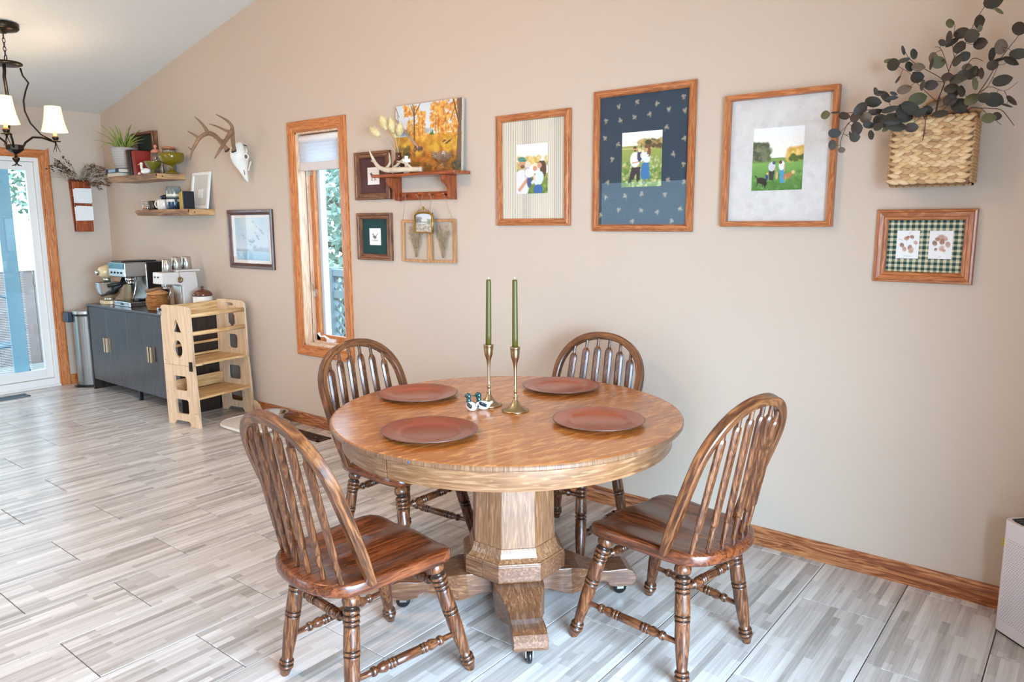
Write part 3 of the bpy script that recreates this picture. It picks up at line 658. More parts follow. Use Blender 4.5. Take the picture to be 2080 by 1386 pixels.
# trees
def tree(loc, h, r, label, col, seed):
    rnd = random.Random(seed); e = empty('leafy_tree', loc, label=label, cat='tree')
    b = MB(); b.tube([(0, 0, 0), (.05, .03, h*.3), (-.04, .02, h*.6), (0, 0, h*.85)], [.16, .12, .08, .03], 8)
    for k in range(9):
        a = rnd.uniform(0, 2*PI); z = h*rnd.uniform(.3, .7); q = r*rnd.uniform(.5, .9)
        b.tube([(0, 0, z), (q*.5*math.cos(a), q*.5*math.sin(a), z+.3), (q*math.cos(a), q*math.sin(a), z+.9)], [.06, .035, .012], 6)
    b.build('trunk', pbr('bark', (96, 82, 70), .9), e)
    b = MB(); n = 6500
    for k in range(n):
        while True:
            p = Vector((rnd.uniform(-1, 1), rnd.uniform(-1, 1), rnd.uniform(-1, 1)))
            if .25 < p.length < 1: break
        if noise.noise(p*2.2+Vector((seed, 0, 0))) < -.12: continue
        c = Vector((p.x*r, p.y*r, h*.62+p.z*h*.42)); s_ = rnd.uniform(.05, .11)
        u = Vector((rnd.gauss(0, 1), rnd.gauss(0, 1), rnd.gauss(0, 1))).normalized(); w_ = u.orthogonal().normalized()
        b.add([c-u*s_, c+w_*s_*.5, c+u*s_, c-w_*s_*.5], [(0, 1, 2, 3)])
    o = b.build('foliage', pbr('leaves_%d' % seed, col, .6, var=.3, vscale=2), e, fix=False); o['kind'] = 'stuff'
tree((-14.5, 2.6, -.9), 5.2, 1.9, 'leafy green tree nearest beyond the board fence', (116, 142, 128), 3)
tree((-16.5, 7.4, -.9), 6.0, 2.3, 'tall leafy tree at the right end of the board fence', (120, 144, 130), 5)
tree((-12.2, 9.9, -.9), 5.4, 2.2, 'leafy tree right behind the lattice railing', (126, 148, 138), 8)
tree((-19.5, 14.5, -.9), 7.0, 3.0, 'big pale tree farthest away in the garden', (132, 152, 146), 9)

# ================================================================== dining chairs
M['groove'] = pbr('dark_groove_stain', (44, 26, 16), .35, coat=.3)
def turned(mb, p, q, prof, n=14, scale=1.0):
    # the turned grooves keep the dark stain: rings with a narrow radius take the second material
    m, L = axis_frame(p, q); k0 = len(mb.f)
    mb.lathe([(r*scale, t*L) for t, r in prof], n, m)
    med = sorted(r for t, r in prof)[len(prof)//2]; k = k0
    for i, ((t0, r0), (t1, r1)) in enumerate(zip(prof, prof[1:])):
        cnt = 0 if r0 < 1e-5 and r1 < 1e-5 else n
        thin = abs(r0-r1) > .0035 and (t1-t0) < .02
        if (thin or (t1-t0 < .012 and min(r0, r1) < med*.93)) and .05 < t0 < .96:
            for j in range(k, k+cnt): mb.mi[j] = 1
        k += cnt

LEGP = [(0, 0), (0, .016), (.03, .016), (.045, .0195), (.065, .026), (.09, .0285), (.115, .026), (.133, .0185), (.139, .0165), (.145, .0215), (.157, .0255), (.168, .0265), (.180, .0245), (.185, .0185), (.190, .0185), (.194, .0245), (.208, .0265), (.220, .0250), (.224, .0185), (.229, .0185), (.233, .0245), (.246, .0260), (.255, .0240), (.259, .0185), (.264, .0185),
        (.269, .0235), (.29, .0240), (.40, .0255), (.432, .0255), (.436, .0190), (.442, .0190), (.446, .0250), (.458, .0265), (.468, .0250), (.472, .0190), (.478, .0190), (.482, .0250), (.492, .0250), (.50, .0235), (.60, .0245), (.72, .0215), (.82, .0185), (.862, .0165),
        (.868, .0220), (.880, .0245), (.890, .0220), (.894, .0170), (.900, .0170), (.904, .0235), (.922, .0250), (.938, .0215), (.985, .0150), (1, .0135), (1, 0)]
STRP = [(0, .0075), (.12, .0085), (.165, .0085), (.170, .0135), (.190, .0150), (.205, .0130), (.210, .0085), (.245, .0135), (.285, .0165), (.318, .0110), (.322, .0145), (.335, .0160), (.346, .0145), (.350, .0105), (.354, .0145), (.367, .0160), (.378, .0145), (.382, .0105), (.390, .0140),
        (.5, .0145), (.610, .0140), (.618, .0105), (.622, .0145), (.633, .0160), (.646, .0145), (.650, .0105), (.654, .0145), (.665, .0160), (.678, .0145), (.682, .0110), (.715, .0165), (.755, .0135), (.790, .0085), (.795, .0130), (.810, .0150), (.830, .0135), (.835, .0085), (.88, .0085), (1, .0075)]

SEAT_Z = .45
def seat_mesh():
    pts = []                                    # outline, counter-clockwise from the front middle
    half = [(0, .168), (.06, .170), (.12, .170), (.165, .166), (.195, .155), (.214, .135), (.222, .105), (.222, .06), (.217, 0), (.211, -.06), (.208, -.12), (.205, -.17), (.196, -.215), (.176, -.25), (.145, -.276), (.10, -.295), (.05, -.304), (0, -.307)]
    outline = half+[(-x, y) for x, y in half[1:-1]][::-1]
    n = len(outline); rings_ = 11; vs = []; fs = []
    cx, cy = 0, -.06
    def top(x, y, k):
        z = SEAT_Z
        front = max(0, min(1, (y+.17)/.30))
        for s in (-1, 1):
            d = math.exp(-((x-s*.105)/.068)**2)
            z -= .0135*d*front*(1 if y < .05 else 1.0)
            z -= .011*math.exp(-((x-s*.075)/.07)**2-((y+.10)/.10)**2)
        z -= .004*math.exp(-((y-.17)/.03)**2)
        return z
    vs.append((cx, cy, top(cx, cy, 0)))
    ks = [.12, .24, .36, .48, .6, .72, .84, .93, .98, 1.0]
    for k in ks:
        for x, y in outline:
            X = cx+(x-cx)*k; Y = cy+(y-cy)*k; z = top(X, Y, k)
            if k == .98: z -= .0015
            if k == 1.0: z -= .007
            vs.append((X, Y, z))
    for k, dz in ((1.0, .032), (.985, .040), (.8, .041)):
        for x, y in outline:
            vs.append((cx+(x-cx)*k, cy+(y-cy)*k, SEAT_Z-dz if k < 1 or True else 0))
    R = len(ks)+3
    for i in range(n): fs.append((0, 1+i, 1+(i+1) % n))
    for r in range(R-1):
        for i in range(n):
            a = 1+r*n; c = 1+(r+1)*n; fs.append((a+i, c+i, c+(i+1) % n, a+(i+1) % n))
    fs.append(tuple(1+(R-1)*n+i for i in range(n)))
    mb = MB(); mb.add(vs, fs, True); return mb

WF, WM, ZT, YF, YT, V0R = .212, .228, .934, -.165, -.352, .593
BL = math.hypot(ZT-SEAT_Z, YT-YF)
def bow_pt(u, v): return Vector((u, YF+(YT-YF)*v/BL, SEAT_Z+(ZT-SEAT_Z)*v/BL))
def bow_curve():
    v0 = V0R*BL; P = []
    for v in np.linspace(-.012, v0, 11)[:-1]:
        s_ = max(v, 0)/v0; P.append((WF+(WM-WF)*math.sin(s_*PI/2), v))
    for t in np.linspace(0, PI/2, 16): P.append((WM*max(math.cos(t), 0)**(2/2.2), v0+(BL-v0)*math.sin(t)**(2/2.2)))
    return P
def bow_v_at(u):
    v0 = V0R*BL; t = min(abs(u)/WM, 1); return v0+(BL-v0)*(1-t**2.2)**(1/2.2)

def make_chair():
    root = empty('dining_chair', (0, 0, 0))
    o = seat_mesh().build('seat', M['chair_seat'], root); 
    for sx, sy, tx, ty in ((-1, 1, .160, .105), (1, 1, .160, .105), (-1, -1, .145, -.19), (1, -1, .145, -.19)):
        foot = Vector((sx*(.222 if sy > 0 else .198), .212 if sy > 0 else -.238, 0)); topp = Vector((sx*tx, ty, SEAT_Z-.036))
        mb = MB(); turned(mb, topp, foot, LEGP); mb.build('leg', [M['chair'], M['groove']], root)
    def on_leg(sx, sy, z):
        foot = Vector((sx*(.222 if sy > 0 else .198), .212 if sy > 0 else -.238, 0)); topp = Vector((sx*(.160 if sy > 0 else .145), .105 if sy > 0 else -.19, SEAT_Z-.036))
        return foot.lerp(topp, z/(SEAT_Z-.036))
    for a_, b_ in ((on_leg(-1, 1, .14), on_leg(-1, -1, .14)), (on_leg(1, 1, .14), on_leg(1, -1, .14)), (on_leg(-1, 1, .31), on_leg(1, 1, .31)), (on_leg(-1, -1, .31), on_leg(1, -1, .31))):
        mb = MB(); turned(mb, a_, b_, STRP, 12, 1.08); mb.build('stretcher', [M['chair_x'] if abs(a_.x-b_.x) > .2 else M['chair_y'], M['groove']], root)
    # bent bow: rounded rectangular section
    P = bow_curve(); P = [(u, v) for u, v in P]+[(-u, v) for u, v in P[:-1]][::-1]
    nrm = Vector((0, -(ZT-SEAT_Z), (YT-YF))).normalized()          # out of the bow's plane, to the rear
    C = [bow_pt(u, v) for u, v in P]; m = len(C); vs = []; fs = []
    sec = [(-.0125, -.0165), (-.0165, -.0125), (-.0165, .0125), (-.0125, .0165), (.0125, .0165), (.0165, .0125), (.0165, -.0125), (.0125, -.0165)]
    for i in range(m):
        t = (C[min(i+1, m-1)]-C[max(i-1, 0)]).normalized(); w_ = t.cross(nrm).normalized()
        end = min(i, m-1-i); k = 1.0 if end > 3 else .70+.1*end
        for a_, b_ in sec: vs.append(C[i]+w_*(a_*k)+nrm*(b_*k))
    n = len(sec)
    for i in range(m-1):
        for k in range(n): fs.append((i*n+k, i*n+(k+1) % n, (i+1)*n+(k+1) % n, (i+1)*n+k))
    fs.append(tuple(range(n))[::-1]); fs.append(tuple((m-1)*n+k for k in range(n)))
    ob = MB().add(vs, fs, True).build('bow', M['chair_bow'], root, bevel=0)
    run = [0.0]
    for i in range(1, m): run.append(run[-1]+(C[i]-C[i-1]).length)
    uv = ob.data.uv_layers.new(name='UVMap')
    for lp in ob.data.loops: uv.data[lp.index].uv = ((lp.vertex_index % n)*.011, run[lp.vertex_index//n])
    sharpen(ob)
    # six arrow spindles
    OCT = [(1, .35), (.55, 1), (-.55, 1), (-1, .35), (-1, -.35), (-.55, -1), (.55, -1), (1, -.35)]
    for k in range(6):
        f = (k-2.5)/2.5
        foot = Vector((f*.168, -.262+.028*f*f, SEAT_Z-.01)); u = f*.155
        tp = bow_pt(u, bow_v_at(u)-.006)
        ax = (tp-foot); L = ax.length; ax.normalize()
        side = Vector((1, 0, 0)); side = (side-ax*side.dot(ax)).normalized(); nn = ax.cross(side)
        b0 = .095/L; b1 = 1-.052/L
        st = [(0, .0075, .0075), (b0*.75, .009, .009), (b0*.93, .0085, .0085), (b0*1.0, .0125, .0085), (b0*1.12, .0155, .008), (.5, .0175, .0085), (b1-.06, .0185, .009), (b1-.02, .0175, .0095), (b1, .012, .0095), (b1+.012, .0078, .0078), (1, .007, .007)]
        vs = []; fs = []; n = 8
        for t, ra, rb in st:
            c = foot+ax*(t*L)
            for j in range(n):
                fl_ = ra > .0105; ca, sa = OCT[j] if fl_ else (math.cos(2*PI*(j+.5)/n), math.sin(2*PI*(j+.5)/n))
                vs.append(c+side*(ra*ca)+nn*(rb*sa))
        for i in range(len(st)-1):
            for j in range(n): fs.append((i*n+j, i*n+(j+1) % n, (i+1)*n+(j+1) % n, (i+1)*n+j))
        fs.append(tuple(range(n))[::-1]); fs.append(tuple((len(st)-1)*n+j for j in range(n)))
        sharpen(MB().add(vs, fs, True).build('spindle', M['chair'], root), 24)
    return root
M['chair_y'] = wood('chair_stretcher_oak_y', (50, 25, 13), (94, 50, 26), (132, 80, 46), 'y', .3, .35, rings=40)
chair0 = make_chair()
chairs = [((-1.788, 1.525), -.103, 'oak arrow-back dining chair in the left foreground with its glossy red-brown seat'),
          ((-1.144, 2.282), 1.413, 'oak arrow-back dining chair at the right side of the table'),
          ((-2.33, 2.20), -1.561, 'dark arrow-back dining chair left of the table in front of the tall window'),
          ((-1.867, 2.728), 3.164, 'oak arrow-back dining chair behind the table against the wall')]
for i, ((x, y), rz, lb) in enumerate(chairs):
    c = chair0 if i == 0 else copy_tree(chair0)
    c.location = (x, y, 0); c.rotation_euler = (0, 0, rz)
    tag(c, lb, 'chair', 'dining chairs around the table')

# ================================================================== pedestal table
tb = empty('pedestal_table', (-1.72, 2.164, 0), (0, 0, math.radians(.5)), 'round oak pedestal dining table on four casters', 'table')
TX, TY = -.034, .009
TZ = .765
def half_disc(R, sgn, gap, n=48, x0=0.0):
    """points of a half circle cut along the y axis at x = sgn*gap"""
    a0 = math.acos(gap/R)
    if sgn > 0: A = np.linspace(-a0, a0, n)
    else: A = np.linspace(PI-a0, PI+a0, n)
    return [(R*math.cos(t), R*math.sin(t)) for t in A]
for sgn in (-1, 1):
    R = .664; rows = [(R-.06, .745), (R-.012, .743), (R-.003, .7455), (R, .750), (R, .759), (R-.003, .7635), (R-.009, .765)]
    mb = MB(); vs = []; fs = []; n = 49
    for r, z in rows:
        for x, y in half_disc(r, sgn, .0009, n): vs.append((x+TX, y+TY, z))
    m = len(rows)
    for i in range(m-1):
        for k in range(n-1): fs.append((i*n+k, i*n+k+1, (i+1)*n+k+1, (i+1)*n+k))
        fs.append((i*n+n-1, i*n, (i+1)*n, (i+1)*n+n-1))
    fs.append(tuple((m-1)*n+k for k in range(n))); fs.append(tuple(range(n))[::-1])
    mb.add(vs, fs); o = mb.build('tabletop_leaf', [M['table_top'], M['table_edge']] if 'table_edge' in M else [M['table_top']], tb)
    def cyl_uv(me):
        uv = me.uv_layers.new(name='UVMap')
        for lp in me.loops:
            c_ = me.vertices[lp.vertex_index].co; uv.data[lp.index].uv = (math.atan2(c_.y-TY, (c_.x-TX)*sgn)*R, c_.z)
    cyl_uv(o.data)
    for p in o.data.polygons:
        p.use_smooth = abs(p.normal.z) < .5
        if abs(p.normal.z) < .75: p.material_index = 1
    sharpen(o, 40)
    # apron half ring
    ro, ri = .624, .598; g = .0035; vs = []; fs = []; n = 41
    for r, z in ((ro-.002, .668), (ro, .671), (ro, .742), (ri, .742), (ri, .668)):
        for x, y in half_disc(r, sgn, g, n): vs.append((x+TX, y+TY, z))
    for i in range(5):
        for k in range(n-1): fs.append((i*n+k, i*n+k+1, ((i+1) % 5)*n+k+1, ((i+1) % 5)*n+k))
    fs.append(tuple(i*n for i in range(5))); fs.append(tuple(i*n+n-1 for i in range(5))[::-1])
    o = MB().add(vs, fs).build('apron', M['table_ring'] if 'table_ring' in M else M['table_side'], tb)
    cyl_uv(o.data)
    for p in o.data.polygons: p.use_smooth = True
    sharpen(o, 40)
# slides under the top
for y in (-.16, .16): box('slide_rail', (-.55+TX, y-.025, .70), (.55+TX, y+.025, .743), M['table_side'], tb)
# octagonal pedestal as two halves either side of a joint along y
def octa(ap, sgn, g=.0008):
    s_ = ap*math.tan(PI/8)
    P = [(0, -ap), (s_, -ap), (ap, -s_), (ap, s_), (s_, ap), (0, ap)]
    P = [(max(x, 0)+g, y) for x, y in P]
    return [(x*sgn, y) for x, y in P]
def ped(name, rows, mat, top=True):
    for sgn in (-1, 1):
        vs = []; fs = []; n = 6
        for ap, z in rows:
            vs += [(x, y, z) for x, y in octa(ap, sgn)]
        for i in range(len(rows)-1):
            for k in range(n): fs.append((i*n+k, i*n+(k+1) % n, (i+1)*n+(k+1) % n, (i+1)*n+k))
        fs.append(tuple(range(n))[::-1]); fs.append(tuple((len(rows)-1)*n+k for k in range(n)))
        MB().add(vs, fs).build(name, mat, tb, bevel=.0015)
# facets turned so that their faces look the way the feet point (45 degrees)
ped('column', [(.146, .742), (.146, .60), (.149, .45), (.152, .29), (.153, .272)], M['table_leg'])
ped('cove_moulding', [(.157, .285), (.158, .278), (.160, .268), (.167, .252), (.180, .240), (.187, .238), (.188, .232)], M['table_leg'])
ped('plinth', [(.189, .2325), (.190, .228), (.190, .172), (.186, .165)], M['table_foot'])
PROF = [(.02, .164), (.19, .164), (.215, .163), (.25, .155), (.29, .140), (.33, .129), (.37, .126), (.41, .130), (.445, .131), (.468, .122), (.482, .104), (.484, .082), (.474, .068), (.455, .059), (.42, .057),
        (.392, .059), (.376, .064), (.368, .078), (.352, .084), (.33, .080), (.30, .070), (.26, .058), (.22, .056), (.18, .066), (.13, .085), (.02, .09)]
def foot_mesh():
    def hw(r): 
        if r < .19: return .092
        if r < .33:
            t = (r-.19)/.14; t = t*t*(3-2*t); return .092*(1-t)+.057*t
        return .057+.002*min(1, (r-.33)/.1)
    # subdivide long edges so the width can vary
    P = []
    for (a_, b_) in zip(PROF, PROF[1:]+PROF[:1]):
        d = math.hypot(b_[0]-a_[0], b_[1]-a_[1]); k = max(1, int(d/.03))
        for j in range(k): P.append((a_[0]+(b_[0]-a_[0])*j/k, a_[1]+(b_[1]-a_[1])*j/k))
    n = len(P); vs = [(r, -hw(r), z) for r, z in P]+[(r, hw(r), z) for r, z in P]
    fs = [(i, (i+1) % n, n+(i+1) % n, n+i) for i in range(n)]+[tuple(range(n))[::-1], tuple(range(n, 2*n))]
    return MB().add(vs, fs)
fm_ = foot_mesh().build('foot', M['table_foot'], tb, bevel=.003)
cas = MB(); cas.lathe([(0, -.009), (.021, -.009), (.0265, -.006), (.028, 0), (.0265, .006), (.021, .009), (0, .009)], 24, Matrix.Translation((.432, 0, .028)) @ Matrix.Rotation(PI/2, 4, 'X'))
cas.lathe([(0, -.012), (.007, -.012), (.007, .012), (0, .012)], 10, Matrix.Translation((.432, 0, .028)) @ Matrix.Rotation(PI/2, 4, 'X'))
fork = MB().box((.419, -.014, .026), (.445, -.0105, .060)).box((.419, .0105, .026), (.445, .014, .060)).box((.419, -.014, .056), (.445, .014, .062))
ca = cas.build('caster_wheel', M['black_gloss'], fm_); fk = fork.build('caster_fork', M['steel'], fm_)
for k, ang in enumerate((-45, 45, 135, 225)):
    f_ = fm_ if k == 0 else copy_tree(fm_, tb)
    f_.rotation_euler = (0, 0, math.radians(ang))
# a small blue paint spot on the edge of the top
a_ = math.radians(-78.8)
MB().lathe([(0, 0), (.0042, 0), (.0036, .0006), (0, .0008)], 10, Matrix.Translation((TX+.6638*math.cos(a_), TY+.6638*math.sin(a_), .7545)) @ Matrix.Rotation(a_, 4, 'Z') @ Matrix.Rotation(PI/2, 4, 'Y')).build('paint_spot', pbr('blue_paint', (40, 84, 150), .5), tb)

# ---- charger plates
def plate_obj(x, y, lb, mt):
    e = empty('charger_plate', (x, y, TZ+.0005), (0, 0, random.uniform(0, 6)), lb, 'plate', 'charger plates on the table')
    MB().lathe([(0, .004), (.095, .004), (.104, .0065), (.110, .0105), (.118, .0125), (.158, .0165), (.1625, .0172), (.165, .0162), (.1645, .0148), (.158, .0138), (.118, .0092), (.108, .0035), (.100, 0), (0, 0)], 64).build('dish', M[mt], e)
    MB().lathe([(.1622, .0170), (.1645, .0176), (.1662, .0165), (.1648, .0148)], 64).build('rim_edge', M['rim'], e)
M['rim'] = pbr('worn_silver_rim', (120, 96, 88), .4, .6)
plate_obj(-1.765, 1.765, 'brown lacquered charger plate nearest the left foreground chair', 'terra_dk')
plate_obj(-2.200, 2.135, 'terracotta charger plate at the left back, before the dark chair', 'terra')
plate_obj(-1.812, 2.617, 'terracotta charger plate at the back of the table near the wall', 'terra')
plate_obj(-1.382, 2.236, 'terracotta charger plate at the right, before the right chair', 'terra')

# ---- candlesticks and tapers
def candlestick(x, y, h, lb, lbc, tilt):
    e = empty('candlestick', (x, y, TZ), (0, 0, 0), lb, 'candlestick', 'brass candlesticks')
    P = [(0, 0), (.050, 0), (.0525, .002), (.0525, .004), (.047, .0065), (.036, .011), (.024, .020), (.015, .032), (.0095, .044), (.0075, .047), (.0075, .050), (.0098, .053), (.0098, .056), (.006, .060), (.0058, .070), (.0085, .074), (.0085, .077), (.0055, .080),
         (.0048, .10), (.0052, .13), (.0062, .16), (.0085, .182), (.014, .200), (.0165, .207), (.0165, .216), (.0175, .220), (.0175, .226), (.0195, .240), (.0205, .243), (.019, .245), (.0125, .245), (.0125, .230), (0, .230)]
    MB().lathe([(r, z*h/.245) for r, z in P], 32).build('stem', M['brass'], e)
    c = empty('taper_candle', (x, y, TZ+.231*h/.245), (tilt[0], tilt[1], 0), lbc, 'candle', 'olive taper candles')
    MB().lathe([(0, 0), (.0112, 0), (.0112, .05), (.0098, .262), (.009, .267), (.004, .269), (0, .269)], 24).build('wax', M['candle'], c)
    MB().tube([(0, 0, .268), (.001, 0, .278)], .0012, 6).build('wick', M['wick'], c)
candlestick(-1.727, 2.190, .249, 'brass candlestick on the right, nearer the middle of the table', 'olive green taper in the right brass candlestick', (0, -.002))
candlestick(-1.866, 2.198, .243, 'brass candlestick on the left, standing behind the ducks', 'olive green taper in the left brass candlestick', (0, .012))

# ---- the two duck shakers
duck_w = pbr('duck_white_glaze', (236, 230, 224), .2, coat=.5); duck_g = pbr('duck_green_glaze', (10, 62, 62), .12, coat=.8); duck_d = pbr('duck_navy_glaze', (22, 44, 60), .15, coat=.8)
def duck(x, y, rz, lb):
    e = empty('duck_shaker', (x, y, TZ), (0, 0, rz), lb, 'figurine', 'duck salt and pepper shakers')
    # body: loft along x (head end +x)
    secs = [(-.034, .024, .001), (-.030, .022, .008), (-.020, .018, .0155), (-.005, .0165, .0185), (.010, .0165, .018), (.020, .018, .0145), (.026, .020, .008), (.028, .021, .001)]
    vs = []; fs = []; n = 16
    for xx, zc, r in secs:
        for k in range(n):
            a_ = 2*PI*k/n; vs.append((xx, r*.95*math.cos(a_), max(zc+r*math.sin(a_), 0)))
    for i in range(len(secs)-1):
        for k in range(n): fs.append((i*n+k, i*n+(k+1) % n, (i+1)*n+(k+1) % n, (i+1)*n+k))
    fs.append(tuple(range(n))); fs.append(tuple((len(secs)-1)*n+k for k in range(n)))
    MB().add(vs, fs, True).build('body', duck_w, e)
    for s_ in (-1, 1):
        mb = MB(); mb.lathe([(0, -.0055), (.008, -.0045), (.0105, 0), (.008, .0045), (0, .0055)], 12, Matrix.Translation((-.010, s_*.0145, .024)) @ Matrix.Rotation(s_*.35, 4, 'X') @ Matrix.Rotation(-.25, 4, 'Y') @ Matrix.Diagonal((2.0, .55, 1.35, 1)))
        mb.build('wing', duck_d, e)
    MB().lathe([(0, .0), (.010, .002), (.0095, .012), (.008, .018)], 14, Matrix.Translation((.016, 0, .028)) @ Matrix.Rotation(.15, 4, 'Y')).build('neck', duck_g, e)
    MB().lathe([(0, -.0125), (.007, -.0105), (.0115, -.003), (.0115, .004), (.007, .0105), (0, .0125)], 16, Matrix.Translation((.020, 0, .054)) @ Matrix.Diagonal((1.15, .95, 1, 1))).build('head', duck_g, e)
    MB().tube([(.028, 0, .052), (.037, 0, .050), (.045, 0, .049)], [.0065, .0055, .0035], 10, flat=.5, up=(0, 1, 0)).build('bill', pbr('duck_bill', (40, 74, 78), .2, coat=.4), e)
    for s_ in (-1, 1): MB().lathe([(0, -.001), (.0012, 0), (0, .001)], 6, Matrix.Translation((.026, s_*.0085, .057))).build('eye', M['black_gloss'], e)
    MB().tube([(-.031, 0, .027), (-.040, 0, .034), (-.044, 0, .037)], [.007, .005, .002], 8, flat=.6).build('tail', duck_w, e)
duck(-1.862, 2.088, math.radians(165), 'mallard duck shaker in front, facing left')
duck(-1.840, 2.130, math.radians(190), 'mallard duck shaker standing behind the other one')

# ================================================================== prints (flat pictures as coloured sheets)
class Canvas:
    def __init__(s, w, h, bg=(255, 255, 255)):
        s.w, s.h = w, h; s.a = np.ones((h, w, 3))*np.array(bg, float)
        s.X, s.Y = np.meshgrid((np.arange(w)+.5)/w, (np.arange(h)+.5)/h)
        s.rng = np.random.RandomState(7)
    def put(s, m, c, al=1.0):
        c = np.array(c, float); m = (m*al)[..., None]; s.a = s.a*(1-m)+c*m
    def ell(s, cx, cy, rx, ry, c, rot=0, al=1.0, soft=.15):
        dx = (s.X-cx); dy = (s.Y-cy)*s.h/s.w; ry = ry*s.h/s.w
        t = math.radians(rot); u = dx*math.cos(t)+dy*math.sin(t); v = -dx*math.sin(t)+dy*math.cos(t)
        d = np.sqrt((u/rx)**2+(v/ry)**2); s.put(np.clip((1+soft/2-d)/soft, 0, 1), c, al)
    def poly(s, P, c, al=1.0):
        ins = np.zeros_like(s.X, bool); n = len(P)
        for i in range(n):
            x1, y1 = P[i]; x2, y2 = P[(i+1) % n]
            if y1 == y2: continue
            cnd = ((y1 > s.Y) != (y2 > s.Y)) & (s.X < (x2-x1)*(s.Y-y1)/(y2-y1)+x1); ins ^= cnd
        s.put(ins.astype(float), c, al)
    def line(s, x1, y1, x2, y2, wd, c, al=1.0):
        asp = s.h/s.w; px, py = s.X-x1, (s.Y-y1)*asp; dx, dy = x2-x1, (y2-y1)*asp
        L = dx*dx+dy*dy+1e-9; t = np.clip((px*dx+py*dy)/L, 0, 1)
        d = np.hypot(px-t*dx, py-t*dy); s.put(np.clip((wd-d)/(wd*.5), 0, 1), c, al)
    def grad(s, y0, y1, c0, c1):
        m = ((s.Y >= y0) & (s.Y < y1)).astype(float); t = np.clip((s.Y-y0)/(y1-y0), 0, 1)[..., None]
        g = np.array(c0, float)*(1-t)+np.array(c1, float)*t; s.a = s.a*(1-m[..., None])+g*m[..., None]
    def fuzz(s, x0, x1, y0, y1, n, r, cols, al=.8):
        for k in range(n):
            c = cols[s.rng.randint(len(cols))]
            s.ell(s.rng.uniform(x0, x1), s.rng.uniform(y0, y1), r*s.rng.uniform(.5, 1.3), r*s.rng.uniform(.4, 1.1), c, s.rng.uniform(0, 180), al, .6)
    def noise(s, amt): s.a += s.rng.normal(0, amt, (s.h, s.w, 1))

def sheet(name, cv, w, h, loc, parent, mat='print'):
    H_, W_ = cv.h, cv.w
    xs = np.linspace(-w/2, w/2, W_+1); zs = np.linspace(h/2, -h/2, H_+1)
    v = np.zeros(((H_+1)*(W_+1), 3)); XX, ZZ = np.meshgrid(xs, zs); v[:, 0] = XX.ravel(); v[:, 2] = ZZ.ravel()
    i = np.arange(H_)[:, None]*(W_+1)+np.arange(W_)[None, :]; i = i.ravel()
    f = np.stack([i, i+W_+1, i+W_+2, i+1], 1)
    me = bpy.data.meshes.new(name); me.vertices.add(len(v)); me.vertices.foreach_set('co', v.ravel())
    me.loops.add(len(f)*4); me.loops.foreach_set('vertex_index', f.ravel().astype(np.int32))
    me.polygons.add(len(f)); me.polygons.foreach_set('loop_start', np.arange(0, len(f)*4, 4, dtype=np.int32)); me.polygons.foreach_set('loop_total', np.full(len(f), 4, dtype=np.int32))
    me.update(calc_edges=True)
    c = np.clip(cv.a/255., 0, 1); c = np.where(c <= .04045, c/12.92, ((c+.055)/1.055)**2.4)
    rgba = np.ones((H_*W_, 4, 4)); rgba[:, :, :3] = c.reshape(-1, 1, 3)
    at = me.color_attributes.new('ink', 'FLOAT_COLOR', 'CORNER'); at.data.foreach_set('color', rgba.astype(np.float32).ravel())
    me.materials.append(M[mat]); o = bpy.data.objects.new(name, me); link(o, parent, loc); return o

SKIN = (206, 150, 120)
def photo_family():
    c = Canvas(66, 92, (236, 236, 238)); c.grad(0, .42, (240, 240, 242), (240, 236, 226))
    c.fuzz(0, 1, .27, .42, 60, .06, [(200, 170, 90), (226, 196, 120), (150, 140, 70), (232, 214, 160)]); c.grad(.60, 1.0, (150, 160, 70), (70, 110, 40))
    c.fuzz(.45, 1, .62, 1, 60, .05, [(110, 140, 50), (60, 100, 40), (160, 170, 80)])
    c.fuzz(0, .3, .4, .6, 30, .05, [(120, 130, 60), (190, 180, 100)])
    c.ell(.16, .80, .26, .30, (226, 224, 226)); c.ell(.18, .40, .11, .085, SKIN); c.ell(.17, .30, .12, .05, (70, 140, 130)); c.ell(.27, .33, .08, .015, (60, 120, 112)); c.ell(.2, .45, .07, .035, (120, 80, 60))
    c.line(.10, .92, .42, .66, .06, SKIN)
    c.ell(.38, .42, .10, .065, (222, 214, 200)); c.ell(.36, .58, .10, .12, (196, 190, 206)); c.ell(.42, .76, .08, .12, (70, 84, 130))
    c.ell(.62, .45, .09, .065, (230, 214, 180)); c.ell(.60, .50, .07, .05, SKIN)
    c.ell(.86, .52, .10, .17, (84, 56, 44)); c.ell(.78, .42, .085, .07, (90, 60, 46)); c.ell(.745, .44, .07, .058, SKIN)
    c.ell(.72, .70, .15, .15, (214, 226, 236), 20); c.line(.74, .62, .52, .78, .06, (214, 226, 236)); c.ell(.70, .92, .15, .10, (40, 100, 160)); c.line(.55, .6, .6, .74, .04, (230, 200, 180))
    c.noise(3); return c
